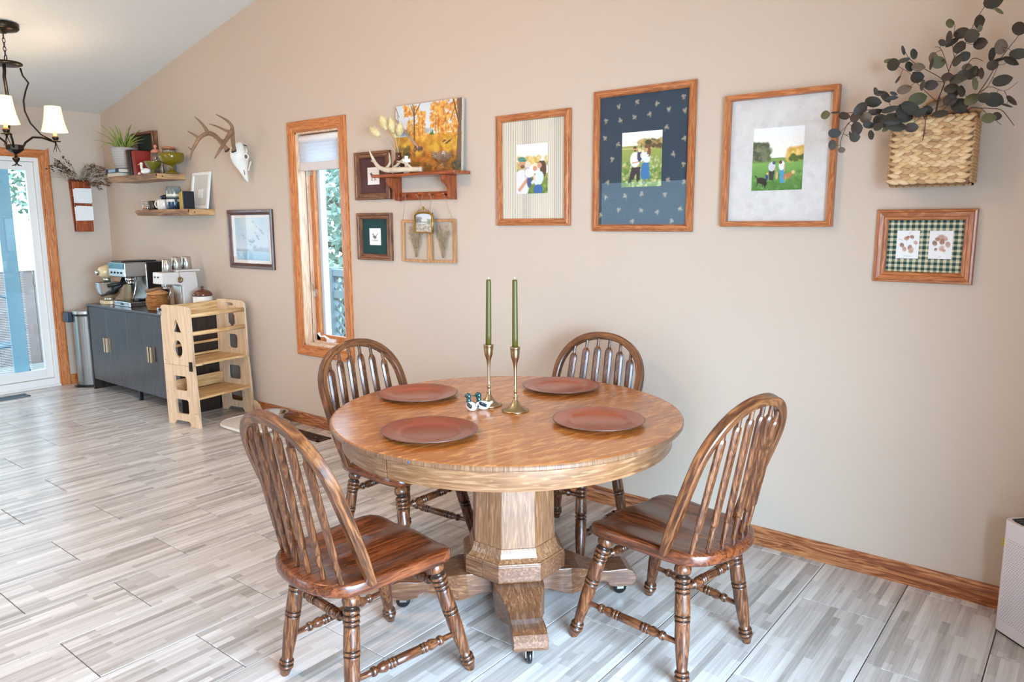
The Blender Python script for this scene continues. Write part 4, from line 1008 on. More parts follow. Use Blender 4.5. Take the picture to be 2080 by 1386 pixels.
def photo_field():
    c = Canvas(66, 92, (236, 234, 232)); c.grad(0, .27, (238, 238, 240), (240, 232, 216)); c.grad(.25, .32, (150, 150, 80), (190, 190, 120)); c.grad(.31, 1, (150, 160, 80), (90, 130, 60))
    c.fuzz(.42, 1, .17, .26, 60, .05, [(150, 130, 70), (92, 84, 60), (190, 160, 96)]); c.ell(.66, .2, .08, .045, (50, 60, 40)); c.fuzz(.6, 1, .25, .29, 20, .04, [(84, 70, 50)])
    c.fuzz(0, 1, .45, 1, 200, .04, [(130, 150, 80), (190, 200, 140), (80, 120, 50), (160, 150, 90), (206, 206, 160)], .7)
    c.poly([(.26, .64), (.48, .64), (.46, .90), (.38, .90), (.37, .74), (.26, .95), (.16, .95)], (38, 38, 52)); c.ell(.34, .50, .125, .14, (236, 236, 238)); c.ell(.33, .31, .045, .04, SKIN); c.ell(.33, .285, .05, .022, (90, 66, 56)); c.ell(.335, .34, .035, .018, (80, 56, 40)); c.line(.28, .56, .46, .54, .022, SKIN)
    c.ell(.45, .44, .06, .10, (40, 56, 84)); c.ell(.45, .34, .045, .034, (226, 206, 160)); c.ell(.53, .36, .036, .03, (236, 216, 176)); c.ell(.52, .43, .05, .06, (226, 214, 206))
    c.poly([(.52, .56), (.68, .56), (.72, .86), (.62, .86), (.62, .96), (.53, .96), (.48, .75)], (40, 112, 166)); c.ell(.61, .47, .10, .10, (222, 230, 240), -20); c.ell(.68, .37, .045, .09, (110, 66, 46)); c.ell(.64, .32, .05, .036, (120, 74, 50)); c.ell(.62, .335, .038, .034, SKIN); c.line(.66, .43, .5, .53, .028, (222, 230, 240))
    c.fuzz(.1, .95, .88, 1, 60, .03, [(120, 146, 70), (80, 116, 50), (190, 196, 130)], .8); c.noise(3); return c
def photo_dogs():
    c = Canvas(84, 104, (238, 238, 238)); c.grad(0, .45, (238, 240, 242), (244, 238, 224)); c.grad(.50, .58, (96, 124, 60), (120, 160, 80)); c.grad(.56, 1, (120, 168, 84), (70, 120, 50))
    c.ell(.5, .52, .3, .04, (120, 150, 80)); c.fuzz(.0, .28, .26, .5, 70, .06, [(70, 84, 60), (110, 120, 90), (140, 140, 110), (60, 70, 50)]); c.fuzz(.2, .33, .35, .5, 30, .05, [(110, 120, 90), (80, 96, 64)])
    c.fuzz(.72, 1, .36, .5, 60, .06, [(220, 180, 90), (200, 150, 60), (236, 206, 130)]); c.fuzz(.75, 1, .46, .53, 30, .04, [(80, 100, 40), (60, 84, 30)]); c.fuzz(0, 1, .7, 1, 90, .035, [(90, 140, 60), (60, 110, 40), (130, 170, 90)], .5)
    c.poly([(.34, .68), (.45, .68), (.44, .84), (.35, .84)], (46, 50, 54)); c.ell(.395, .62, .07, .075, (206, 208, 216)); c.ell(.435, .56, .03, .026, (60, 80, 110)); c.line(.46, .64, .5, .72, .014, (190, 140, 110))
    c.poly([(.55, .66), (.645, .66), (.65, .88), (.57, .88)], (66, 150, 190)); c.ell(.59, .61, .06, .075, (230, 232, 236)); c.ell(.565, .555, .032, .028, (110, 60, 50)); c.line(.64, .6, .64, .70, .014, (214, 160, 130))
    c.ell(.30, .79, .03, .055, (40, 70, 120)); c.ell(.31, .73, .02, .018, (206, 180, 140)); c.ell(.50, .77, .025, .06, (206, 170, 120))
    c.ell(.20, .84, .10, .05, (26, 26, 30), 15); c.ell(.27, .89, .04, .04, (24, 24, 28)); c.line(.11, .80, .07, .76, .012, (26, 26, 30)); c.line(.12, .86, .11, .93, .012, (26, 26, 30)); c.line(.22, .88, .22, .94, .012, (26, 26, 30)); c.line(.27, .88, .27, .96, .012, (26, 26, 30))
    c.ell(.72, .77, .085, .04, (186, 120, 76), -15); c.ell(.82, .72, .035, .03, (226, 186, 140), -40); c.ell(.655, .80, .03, .03, (190, 120, 76)); c.line(.68, .79, .67, .86, .012, (206, 160, 120)); c.line(.77, .78, .77, .85, .012, (170, 110, 70)); c.noise(3); return c
def mat_stripe():
    c = Canvas(240, 3); k = (np.arange(240)/240*34) % 1; v = np.where((k > .3) & (k < .62), 1, 0)*(1.0)
    v2 = np.where((k > .85) | (k < .05), .35, 0)
    base = np.array((232, 222, 202.)); c.a[:] = base*(1-(v+v2)[None, :, None]*.52)+np.array((96, 96, 92.))*((v+v2)[None, :, None]*.52); return c
def mat_floral():
    c = Canvas(118, 154, (38, 60, 76)); rng = random.Random(3)
    spots = [(.22, .08), (.43, .06), (.65, .09), (.93, .06), (.07, .18), (.24, .185), (.40, .17), (.57, .16), (.78, .14), (.95, .16), (.06, .31), (.76, .27), (.95, .36), (.22, .37), (.15, .48), (.84, .47), (.95, .55), (.10, .66), (.79, .66), (.96, .68), (.08, .78), (.31, .77), (.50, .76), (.76, .77), (.24, .88), (.50, .885), (.68, .90), (.93, .88), (.02, .92), (.40, .97), (.84, .97)]
    for x, y in spots:
        a = rng.uniform(0, 360)
        for k in range(3):
            t = math.radians(a+k*110); c.ell(x+.014*math.cos(t), y+.011*math.sin(t), .011, .012, (176, 160, 140), a+k*60, .75, .6)
        c.line(x, y, x+.02*math.cos(math.radians(a)), y+.025, .004, (130, 140, 100), .8); c.ell(x, y, .005, .004, (206, 190, 120), 0, .8)
    c.noise(1.5); return c
def mat_lace():
    c = Canvas(90, 110, (214, 210, 206)); c.fuzz(0, 1, 0, 1, 240, .04, [(208, 204, 200), (220, 216, 212), (203, 199, 196)], .5); c.noise(1.5); return c
def mat_plaid():
    w, h = 168, 128; c = Canvas(w, h)
    def band(n, reps):
        t = (np.arange(n)/n*reps) % 1; g = np.where(t < .5, 1.0, 0.0); ln = ((np.abs(t-.75) < .055) | (np.abs(t-.62) < .03) | (np.abs(t-.88) < .03)).astype(float); return g, ln
    gx, lx = band(w, 12.5); gy, ly = band(h, 10)
    dark = np.array((22, 54, 52.)); mid = np.array((104, 120, 104.)); light = np.array((206, 190, 156.))
    g2 = (gx[None, :]+gy[:, None])/2
    a = light[None, None]*(1-g2[..., None])+dark[None, None]*g2[..., None]
    m = (g2 == .5)[..., None]; a = np.where(m, mid[None, None], a); l = np.clip(lx[None, :]*.5+ly[:, None]*.5, 0, .75)[..., None]*.55
    a = a*(1-l)+np.array((222, 212, 176.))*l; c.a = a; return c
def card_mushrooms(kind):
    c = Canvas(60, 78, (238, 238, 238)); B = [(176, 132, 112), (150, 104, 86), (200, 164, 146), (128, 84, 66)]
    sp = [(.42, .28, .11), (.66, .22, .10), (.84, .42, .10), (.24, .52, .11), (.36, .66, .11), (.60, .60, .12), (.66, .70, .14), (.48, .24, .08)] if kind == 0 else [(.5, .24, .16), (.34, .30, .10), (.68, .27, .11), (.24, .44, .12), (.80, .48, .13), (.55, .38, .14), (.55, .62, .13), (.30, .66, .07), (.66, .70, .07)]
    for i, (x, y, r) in enumerate(sp):
        c.ell(x, y, r, r*.62, B[i % 4], 20*i, .85, .4); c.ell(x+.02, y+r*.3, r*.6, r*.3, B[(i+2) % 4], 10, .6, .5); c.line(x, y+r*.2, x+.03, y+r*.8, .025, (196, 166, 148), .8)
    if kind == 0:
        c.line(.08, .30, .24, .34, .012, (140, 120, 100), .8); c.line(.52, .12, .62, .05, .010, (140, 120, 100), .8)
    n = 9 if kind == 0 else 3                       # small faded lettering under the drawing, unreadable in the photograph too
    for k in range(n):
        x = .5+(k-(n-1)/2)*.042; c.line(x, .895, x+.004, .925, .009, (170, 168, 170), .9)
        if k % 2: c.line(x-.012, .91, x+.012, .91, .006, (176, 174, 176), .8)
    c.noise(1.5); return c
def card_dog():
    c = Canvas(50, 66, (236, 230, 226)); g = (86, 76, 74)
    c.ell(.50, .50, .17, .075, g, -12); c.ell(.36, .46, .09, .10, g); c.ell(.30, .37, .075, .05, g, 20); c.ell(.235, .39, .04, .022, g); c.line(.34, .35, .36, .31, .03, g)
    for x0, x1 in ((.34, .32), (.40, .41), (.60, .60), (.66, .70)): c.line(x0, .54, x1, .73, .022, g)
    c.line(.64, .48, .74, .58, .014, g); c.line(.25, .75, .78, .75, .010, (100, 92, 90)); c.noise(2); return c
def card_bird():
    c = Canvas(50, 66, (234, 232, 228)); g = (112, 104, 98)
    c.ell(.46, .52, .16, .09, g, 20); c.line(.38, .48, .33, .38, .045, g); c.ell(.33, .35, .05, .035, g); c.line(.28, .36, .24, .37, .014, g)
    for k in range(4): c.line(.54, .48, .76-.03*k, .30+.03*k, .022, (126, 118, 110))
    c.line(.44, .58, .42, .68, .012, g); c.line(.50, .58, .52, .68, .012, g); c.line(.24, .71, .76, .71, .010, (90, 84, 80)); c.line(.30, .735, .7, .735, .008, (110, 104, 100)); c.noise(2); return c
def print_duck():
    c = Canvas(96, 70*96//96, (178, 196, 208)); c = Canvas(92, 68, (178, 194, 206)); c.grad(0, .72, (176, 194, 204), (200, 206, 214)); c.ell(.42, .16, .22, .22, (216, 218, 210), 0, .8, 1.4); c.ell(.2, .3, .2, .2, (166, 188, 202), 0, .5, 1.5)
    c.grad(.78, 1.0, (170, 200, 212), (140, 176, 196)); c.ell(.18, .77, .24, .025, (160, 160, 166)); c.ell(.8, .76, .3, .035, (164, 176, 186)); c.fuzz(.55, 1, .69, .78, 50, .02, [(146, 160, 172)], .6); c.fuzz(0, .5, .82, 1, 40, .05, [(120, 160, 180), (180, 206, 216)], .5)
    for x, y, s_ in ((.57, .10, 1), (.66, .21, .7), (.78, .30, 1.2), (.83, .36, 1.1), (.62, .36, .7), (.67, .44, 1.3), (.70, .50, 1), (.24, .42, .8), (.28, .48, .7), (.43, .56, 1.2), (.50, .58, 1.6), (.56, .55, 1.2), (.45, .64, .9), (.60, .68, 1.1), (.54, .70, .9)):
        c.ell(x, y, .022*s_, .014*s_, (120, 132, 144), 20, .9, .5); c.line(x, y, x-.03*s_, y-.04*s_, .010*s_, (130, 140, 150), .9); c.line(x, y, x+.035*s_, y-.02*s_, .009*s_, (140, 150, 158), .8)
    c.noise(1.2); return c
def paint_autumn():
    c = Canvas(150, 118, (206, 214, 224)); c.grad(0, .5, (206, 214, 222), (226, 224, 220)); c.ell(.25, .40, .3, .05, (130, 144, 160), 0, .8, .6); c.grad(.46, 1, (196, 144, 40), (150, 88, 26))
    gold = [(216, 140, 50), (232, 168, 70), (190, 106, 36), (240, 190, 100), (206, 150, 70)]
    for x0, x1, y0, y1, n in ((.18, .30, .24, .48, 60), (.34, .46, .12, .46, 120), (.54, .72, .02, .36, 170), (.70, .98, .0, .40, 220), (.12, .36, .02, .16, 70), (.28, .4, .28, .5, 50), (.60, .96, .36, .50, 100), (.2, .6, .44, .52, 60)):
        c.fuzz(x0, x1, y0, y1, n, .022, gold, .75)
    c.fuzz(.1, 1, .5, .75, 120, .05, [(214, 170, 50), (226, 186, 70), (190, 130, 40), (170, 96, 30)], .5); c.fuzz(0, 1, .72, 1, 160, .04, [(176, 96, 30), (120, 84, 30), (206, 130, 40), (90, 70, 30)], .55); c.fuzz(0, .22, .60, 1, 70, .04, [(84, 70, 40), (110, 90, 40), (66, 56, 36)], .6)
    bk = (104, 78, 60)
    c.line(.29, .08, .30, .52, .013, bk); c.line(.30, .2, .24, .02, .007, bk); c.line(.30, .16, .38, .0, .007, bk); c.line(.29, .1, .26, .0, .006, bk)
    for x in (.215, .36, .42, .62, .66, .77): c.line(x, .2, x+.004, .46, .004, (126, 90, 66), .8)
    c.line(.0, .20, .38, .66, .020, (150, 120, 104)); c.line(.0, .20, .38, .66, .008, (182, 156, 140)); c.fuzz(.3, .42, .62, .68, 20, .02, [(96, 70, 56)], .8); c.line(.0, .02, .05, .16, .006, bk); c.line(.02, .12, .06, .3, .004, bk); c.line(.03, .3, .12, .34, .004, bk)
    c.poly([(.92, .0), (.99, .0), (.995, .95), (.92, .95), (.945, .35)], (112, 88, 70)); c.line(.95, .32, .87, .0, .012, bk); c.line(.96, .3, .98, .0, .01, bk); c.line(.90, .1, .83, .3, .006, bk); c.fuzz(.86, 1, .86, 1, 40, .02, [(60, 66, 60), (90, 80, 50)], .7)
    c.poly([(.555, .46), (.575, .38), (.595, .47)], (50, 120, 60)); c.poly([(.535, .47), (.55, .40), (.565, .47)], (40, 104, 50))
    for x, y in ((.75, .57), (.79, .60), (.82, .58)): c.ell(x, y, .03, .014, (96, 66, 60), -20, .9, .4)
    c.line(.82, .58, .86, .55, .006, (96, 66, 60)); c.noise(4); return c
def mini_landscape():
    c = Canvas(50, 60, (196, 196, 196)); c.grad(0, .45, (200, 204, 210), (214, 212, 208)); c.grad(.45, 1, (170, 164, 148), (150, 134, 116)); c.fuzz(0, .35, .25, .5, 30, .07, [(110, 116, 120), (136, 140, 140)]); c.fuzz(.7, 1, .35, .55, 25, .06, [(150, 160, 130), (130, 136, 120)]); c.fuzz(0, 1, .6, 1, 60, .06, [(206, 196, 180), (176, 150, 130), (220, 212, 200)], .6); c.ell(.4, .55, .25, .03, (190, 200, 206)); c.noise(3); return c

# ---- framed pictures
def framed(name, label, x0, x1, z0, z1, prof, mx, mz, mat_canvas=None, mat_col=None, items=(), glass=True, cat='picture', group=None, back=.004, wall=WY):
    """prof: (inset, height above the wall) pairs from the outer edge to the sight edge"""
    cx, cz = (x0+x1)/2, (z0+z1)/2; hw, hh = (x1-x0)/2, (z1-z0)/2
    e = empty(name, (cx, wall-.001, cz), (0, 0, 0), label, cat, group)
    fw = prof[-1][0]; b = MB()
    loops = []
    P = [(0, 0)]+list(prof)+[(fw, back*.5)]
    for u, d in P: loops.append([(-hw+u, -d, -hh+u), (hw-u, -d, -hh+u), (hw-u, -d, hh-u), (-hw+u, -d, hh-u)])
    for side in range(4):
        vs = []
        for lp in loops: vs += [lp[side], lp[(side+1) % 4]]
        fs = [(2*i, 2*i+1, 2*i+3, 2*i+2) for i in range(len(loops)-1)]
        b.add(vs, fs, False, 0 if side % 2 == 0 else 1)
    b.build('frame', [mx, mz], e)
    iw, ih = 2*(hw-fw)+.004, 2*(hh-fw)+.004
    y = -back
    if mat_canvas is not None: sheet('mat_board', mat_canvas, iw, ih, (0, y, 0), e, 'cloth')
    else: MB().box((-iw/2, y, -ih/2), (iw/2, -.0005, ih/2)).build('mat_board', mat_col, e)
    for nm, cv, ax0, ax1, az0, az1 in items:
        sheet(nm, cv, ax1-ax0, az1-az0, ((ax0+ax1)/2-cx, y-.0018, (az0+az1)/2-cz), e)
    if glass: MB().add([(-iw/2, y-.005, -ih/2), (iw/2, y-.005, -ih/2), (iw/2, y-.005, ih/2), (-iw/2, y-.005, ih/2)], [(0, 1, 2, 3)]).build('picture_glass', M['pic_glass'], e, fix=False)
    return e
OAKP = [(0, .012), (.002, .016), (.010, .018), (.014, .021), (.022, .024), (.029, .022), (.031, .018), (.036, .016), (.038, .010)]
framed('framed_photograph', 'oak framed family portrait with a striped ticking mat, left of the three big frames', -2.696, -2.205, 1.462, 2.053, OAKP, M['frame_x'], M['frame_z'], mat_stripe(), None, [('photograph', photo_family(), -2.560, -2.352, 1.632, 1.892)], group='large framed family photographs')
OAKP2 = [(0, .012), (.003, .017), (.008, .018), (.012, .024), (.020, .026), (.028, .023), (.034, .014)]
framed('framed_photograph', 'tall oak framed family photo on a navy floral mat, middle of the three big frames', -2.066, -1.524, 1.433, 2.114, OAKP2, M['frame_x'], M['frame_z'], mat_floral(), None, [('photograph', photo_field(), -1.906, -1.690, 1.647, 1.906)], group='large framed family photographs')
OAKP3 = [(0, .030), (.001, .032), (.020, .032), (.022, .030), (.024, .012)]
framed('framed_photograph', 'plain oak framed photo of a couple with dogs on a cream lace mat', -1.378, -.903, 1.457, 2.021, OAKP3, M['frame_x'], M['frame_z'], mat_lace(), None, [('photograph', photo_dogs(), -1.253, -1.037, 1.612, 1.874)], group='large framed family photographs')
PL = [(0, .012), (.003, .018), (.010, .020), (.013, .026), (.026, .022), (.030, .016), (.038, .014), (.042, .008)]
framed('framed_mushroom_cards', 'oak frame holding two mushroom cards on green plaid cloth, below the basket', -.734, -.390, 1.241, 1.524, PL, M['frame_x'], M['frame_z'], mat_plaid(), None, [('card', card_mushrooms(0), -.658, -.579, 1.334, 1.442), ('card', card_mushrooms(1), -.545, -.466, 1.335, 1.442)], glass=False)
WP = [(0, .014), (.003, .018), (.012, .020), (.020, .017), (.024, .010)]
framed('framed_duck_print', 'dark framed pale blue print of flying ducks over water, beside the toddler tower', -5.432, -4.841, 1.135, 1.582, [(0, .014), (.004, .020), (.020, .020), (.034, .012), (.040, .008)], M['walnut_x'], M['walnut_z'], None, pbr('cream_mat', (228, 218, 210), .8), [('print', print_duck(), -5.352, -4.904, 1.200, 1.52)])
RP = [(0, .020), (.003, .024), (.014, .024), (.018, .018), (.030, .018), (.034, .021), (.038, .019), (.040, .010)]
framed('framed_dog_card', 'rustic framed dog card on a maroon mat, beside the bracket shelf', -3.886, -3.555, 1.626, 1.926, RP, M['rustic_x'], M['rustic_z'], None, pbr('maroon_mat', (84, 52, 50), .85, bump=.2, bscale=200), [('card', card_dog(), -3.776, -3.664, 1.721, 1.829)], glass=False, group='small rustic framed cards')
framed('framed_pheasant_card', 'rustic framed pheasant card on a dark green mat, lower of the small pair', -3.882, -3.557, 1.241, 1.541, RP, M['rustic_x'], M['rustic_z'], None, pbr('green_mat', (26, 62, 62), .85, bump=.2, bscale=200), [('card', card_bird(), -3.776, -3.667, 1.337, 1.445)], glass=False, group='small rustic framed cards')

# ---- canvas painting leaning on the bracket shelf
cvs = empty('canvas_painting', (-3.200, 3.240, 1.7715), (math.radians(-3), 0, 0), 'unframed autumn woods canvas painting standing on the bracket shelf', 'painting')
sheet('painted_face', paint_autumn(), .545, .402, (0, -.0185, .202), cvs, 'canvas')
box('stretcher', (-.2725, -.018, .001), (.2725, .0, .403), pbr('canvas_edge', (196, 186, 166), .8), cvs, bevel=.001)

# ---- the bracket shelf with pegs
bs = empty('bracket_shelf', (-3.24, WY, 1.77), label='reddish wooden bracket shelf with a peg rail, under the autumn painting', cat='shelf')
MB().box((-.345, -.142, -.0185), (.345, -.001, 0)).build('board', M['cherry'], bs, bevel=.006, seg=3)
BR = [(-.001, -.02), (-.118, -.02), (-.118, -.045), (-.108, -.062), (-.088, -.070), (-.070, -.085), (-.062, -.105), (-.064, -.13), (-.056, -.150), (-.038, -.158), (-.001, -.158)]
for x in (-.235, .225): MB().prism(BR, x-.010, x+.010, 'x').build('bracket', M['cherry_z'], bs, bevel=.002)
box('peg_rail', (-.225, -.016, -.155), (.215, -.001, -.108), M['cherry'], bs, bevel=.003)
for k in range(4):
    x = -.165+k*.11; MB().lathe([(0, 0), (.006, 0), (.0055, .018), (.010, .026), (.011, .032), (.007, .037), (0, .038)], 14, Matrix.Translation((x, -.016, -.128)) @ Matrix.Rotation(math.radians(82), 4, 'X')).build('peg', M['cherry'], bs)
pegs = [(-3.24-.165+k*.11, WY-.045, 1.77-.118) for k in range(4)]

def hung_frame(name, label, x0, x1, z0, z1, rot, pegl, pegr, glassm):
    e = empty(name, ((x0+x1)/2, WY-.012, z0), (0, rot, 0), label, 'frame', 'glass floating frames hung by twine'); w = (x1-x0)/2; h = z1-z0
    b = MB(); t = .015
    b.box((-w, -.007, 0), (w, .007, t)); b.box((-w, -.007, h-t), (w, .007, h)); b.box((-w, -.007, t), (-w+t, .007, h-t)); b.box((w-t, -.007, t), (w, .007, h-t))
    b.build('frame', M['light_wood'], e, bevel=.001)
    MB().box((-w+t, -.001, t), (w-t, .001, h-t)).build('pane', glassm, e)
    b = MB(); rnd = random.Random(name+label)
    for k in range(26):
        x = rnd.uniform(-.25, .25)*w; pts = [(x*.3, -.002, .03)]
        for j in range(5): pts.append((x*(.3+.5*j)+rnd.uniform(-.006, .006), -.002, .03+(h-.07)*(j+1)/5.5*rnd.uniform(.8, 1.1)))
        b.tube(pts, [.0012, .001, .0009, .0008, .0007, .0006], 4)
        for j in range(2, 6):
            p = pts[j]; b.tube([p, (p[0]+rnd.uniform(-.012, .012), p[1], p[2]+.012)], [.0022, .0008], 4)
    o = b.build('pressed_grass', pbr('dried_grass_'+str(round(x0, 2)), (150, 128, 98), .9), e); o['kind'] = 'stuff'
    iv = e.matrix_basis.inverted() if False else Matrix.Rotation(-rot, 4, 'Y') @ Matrix.Translation((-(x0+x1)/2, -(WY-.012), -z0))
    L = lambda p: iv @ Vector(p)
    b = MB(); b.tube([(-w+.012, -.009, h-.004), L(pegl)], .0012, 5); b.tube([(w-.012, -.009, h-.004), L(pegr)], .0012, 5); b.build('twine', M['twine'], e)
fg = thin_glass('frosted_pane', (255, 255, 254), .1)
hung_frame('floating_frame', 'glass floating frame of dried grass, left of the pair under the pegs', -3.462, -3.220, 1.240, 1.495, .02, (pegs[0][0]+.02, pegs[0][1], pegs[0][2]), (pegs[1][0]-.0, pegs[1][1], pegs[1][2]), fg)
hung_frame('floating_frame', 'glass floating frame of dried grass, right of the pair under the pegs', -3.216, -3.008, 1.242, 1.499, -.012, (pegs[2][0]+.01, pegs[2][1], pegs[2][2]), (pegs[3][0]-.0, pegs[3][1], pegs[3][2]), fg)

# small gilt frame hanging over the pair
gf = empty('gilt_picture_frame', (-3.240, WY-.045, 1.421), (0, .02, 0), 'tiny gilt frame with a misty landscape, hung in front of the two glass frames', 'frame')
b = MB(); w, h = .076, .122
def arch(w, h, r, y):
    P = [(-w, y, 0), (w, y, 0), (w, y, h-r)]
    for t in np.linspace(0, PI, 12): P.append((w*.94*math.cos(t), y, h-r+r*math.sin(t)*.9))
    P.append((-w, y, h-r)); return P
b.tube(arch(w, h, .02, 0), .0048, 8, closed=True); b.tube(arch(w-.007, h-.006, .016, -.002), .0022, 6, closed=True)
for t in np.linspace(.25, PI-.25, 9): b.lathe([(0, -.006), (.006, 0), (0, .006)], 8, Matrix.Translation((w*.75*math.cos(t), -.002, h-.012+.026*math.sin(t))) @ Matrix.Scale(1, 4))
b.lathe([(0, -.008), (.009, 0), (.004, .009), (0, .012)], 10, Matrix.Translation((0, -.003, h+.022)))
b.build('frame', M['gold'], gf); sheet('print', mini_landscape(), .136, .114, (0, .002, .060), gf)
MB().box((-.07, .0035, .002), (.07, .007, .118)).build('backing', M['black'], gf)
MB().tube([(-.045, .0, .130), (-.012, .01, .225)], .0010, 5).tube([(.045, 0, .130), (.075, .01, .225)], .0010, 5).build('twine', M['twine'], gf)

# things on the bracket shelf
SH = 1.7705
e = empty('amber_vase', (-3.405, 3.19, SH), label='small brown amber glass bottle vase holding bunny tail grass on the bracket shelf', cat='vase')
MB().lathe([(0, 0), (.030, 0), (.033, .004), (.033, .062), (.028, .078), (.018, .088), (.016, .095), (.016, .118), (.0185, .120), (.0185, .126), (.014, .126), (.013, .09), (.026, .076), (.030, .06), (.030, .005), (0, .005)], 28).build('bottle', pbr('amber_glass', (92, 44, 26), .08, coat=.6, trans=.3), e)
pam = pbr('pampas_plume', (232, 212, 160), .9, var=.08, vscale=60)
tips = [((-.130, -.035, .235), .024, .075), ((-.052, -.04, .265), .025, .085), ((.000, -.035, .245), .023, .080), ((.045, -.03, .225), .021, .075), ((-.020, .0, .22), .022, .07)]
for i, (tp, r, l) in enumerate(tips):
    g = empty('bunny_tail_grass', (-3.405, 3.19, SH+.128), label=['bunny tail grass stem leaning farthest left from the amber bottle', 'tallest bunny tail grass stem in the amber bottle', 'bunny tail grass stem in the middle of the bunch', 'bunny tail grass stem leaning right over the painting', 'bunny tail grass stem behind the others in the bottle'][i], cat='dried flower', group='bunny tail grasses in the amber bottle')
    t = Vector(tp)-Vector((0, 0, .128)); d = t.normalized()
    MB().tube([Vector((t.x*.02, 0, -.1)), Vector((t.x*.1, t.y*.1, 0)), t*.5, t], .0012, 5).build('stem', pbr('straw_%d' % i, (214, 190, 140), .9), g)
    m_, _L = axis_frame(t-d*.01, t+d*l); b = MB(); b.lathe([(0, 0), (r*.6, l*.12), (r, l*.45), (r*.8, l*.8), (r*.3, l*1.05), (0, l*1.15)], 14, m_)
    rnd = random.Random(i)
    for k in range(160):
        a = rnd.uniform(0, 2*PI); hh_ = rnd.uniform(.05, 1.0); rr = r*math.sin(PI*min(1, .12+hh_*.85))*.95; p = m_ @ Vector((rr*math.cos(a), rr*math.sin(a), l*hh_)); q = m_ @ Vector((rr*1.45*math.cos(a), rr*1.45*math.sin(a), l*(hh_+.22)))
        b.tube([p, q], [.0009, .0003], 3, caps=False)
    b.build('plume', pam, g)
def poly_tube(mb, pts, n=10):
    P = [Vector(p[:3]) for p in pts]; R = [p[3] for p in pts]
    # Catmull-Rom smoothing
    Q = []; S = []
    for i in range(len(P)-1):
        p0, p1, p2, p3 = P[max(i-1, 0)], P[i], P[i+1], P[min(i+2, len(P)-1)]
        for k in range(4):
            t = k/4; Q.append(.5*((2*p1)+(p2-p0)*t+(2*p0-5*p1+4*p2-p3)*t*t+(3*p1-p0-3*p2+p3)*t**3)); S.append(R[i]*(1-t)+R[i+1]*t)
    Q.append(P[-1]); S.append(R[-1]); mb.tube(Q, S, n)
def rel(pts, o): return [(p[0]-o[0], p[1]-o[1], p[2]-o[2], p[3]) for p in pts]
O = (-3.30, 3.13, SH)
e = empty('shed_antler', O, label='pale shed antler lying on the front of the bracket shelf', cat='antler')
b = MB()
poly_tube(b, rel([(-3.155, 3.13, 1.785, .015), (-3.18, 3.13, 1.786, .014), (-3.26, 3.12, 1.788, .0145), (-3.34, 3.11, 1.788, .016), (-3.42, 3.10, 1.791, .015), (-3.475, 3.09, 1.812, .012), (-3.515, 3.085, 1.86, .009), (-3.543, 3.08, 1.914, .002)], O))
b.build('beam', M['antler_pale'], e)
for pts in ([(-3.38, 3.105, 1.79, .010), (-3.375, 3.15, 1.82, .008), (-3.36, 3.17, 1.845, .006), (-3.345, 3.18, 1.865, .002)], [(-3.43, 3.10, 1.792, .010), (-3.43, 3.14, 1.83, .008), (-3.45, 3.16, 1.87, .006), (-3.465, 3.17, 1.898, .002)], [(-3.49, 3.09, 1.83, .007), (-3.515, 3.085, 1.842, .004), (-3.53, 3.08, 1.850, .002)], [(-3.22, 3.12, 1.786, .009), (-3.25, 3.115, 1.815, .007), (-3.30, 3.11, 1.832, .005), (-3.335, 3.11, 1.838, .002)]):
    b = MB(); poly_tube(b, rel(pts, O), 8); b.build('tine', M['antler_pale'], e)
e = empty('cross_ornament', (-3.312, 3.165, SH), (0, 0, .1), 'small white cross ornament standing behind the shed antler', 'ornament')
mb = MB(); mb.prism([(-.022, 0), (.022, 0), (.018, .012), (.010, .03), (.010, .062), (.028, .062), (.028, .082), (.010, .082), (.010, .10), (-.010, .10), (-.010, .082), (-.028, .082), (-.028, .062), (-.010, .062), (-.010, .03), (-.018, .012)], -.006, .006)
mb.build('cross', pbr('white_ceramic', (238, 236, 230), .35), e, bevel=.002)
e = empty('cut_glass_compote', (-3.022, 3.165, SH), label='clear cut glass footed dish on the right end of the bracket shelf', cat='dish')
MB().lathe([(0, 0), (.042, 0), (.043, .003), (.036, .007), (.014, .012), (.010, .020), (.015, .027), (.010, .034), (.012, .042), (.030, .050), (.048, .066), (.058, .088), (.062, .106), (.059, .106), (.054, .088), (.044, .070), (.028, .055), (0, .050)], 24, smooth=False).build('bowl', M['crystal_thin'], e)
mb = MB()
for k in range(24):
    a = 2*PI*k/24; mb.lathe([(0, -.007), (.005, 0), (0, .007)], 5, Matrix.Translation((.055*math.cos(a), .055*math.sin(a), .08+.012*(k % 2))))
o = mb.build('facets', M['crystal'], e); o['kind'] = 'stuff'

# ================================================================== deer skull
O = (-5.08, 3.2, 1.95)
sk = empty('deer_skull', O, label='bleached deer skull with brown antlers hung nose down above the duck print', cat='skull')
# cross sections down the long axis: (centre y, centre z, half depth along the section, half width in x, section direction angle)
secs = [(3.166, 2.070, .008, .010), (3.158, 2.062, .028, .034), (3.155, 2.045, .045, .046), (3.152, 2.020, .054, .052), (3.155, 1.992, .060, .058), (3.165, 1.965, .066, .058), (3.175, 1.940, .066, .048), (3.185, 1.915, .058, .040), (3.190, 1.890, .044, .034), (3.196, 1.868, .032, .028), (3.203, 1.845, .026, .024), (3.212, 1.822, .018, .020), (3.221, 1.800, .011, .015), (3.228, 1.784, .006, .008)]
ax = Vector((0, .30, -1)).normalized(); cr_ = Vector((0, 1, .30)).normalized()
vs = []; fs = []; n = 20
for (y, z, d, w) in secs:
    for k in range(n):
        a = 2*PI*k/n; p = Vector((0, y, z))+cr_*(d*math.cos(a))+Vector((1, 0, 0))*(w*math.sin(a)*(1.0-.25*max(0, -math.cos(a))))
        vs.append((p.x, p.y-O[1], p.z-O[2]))
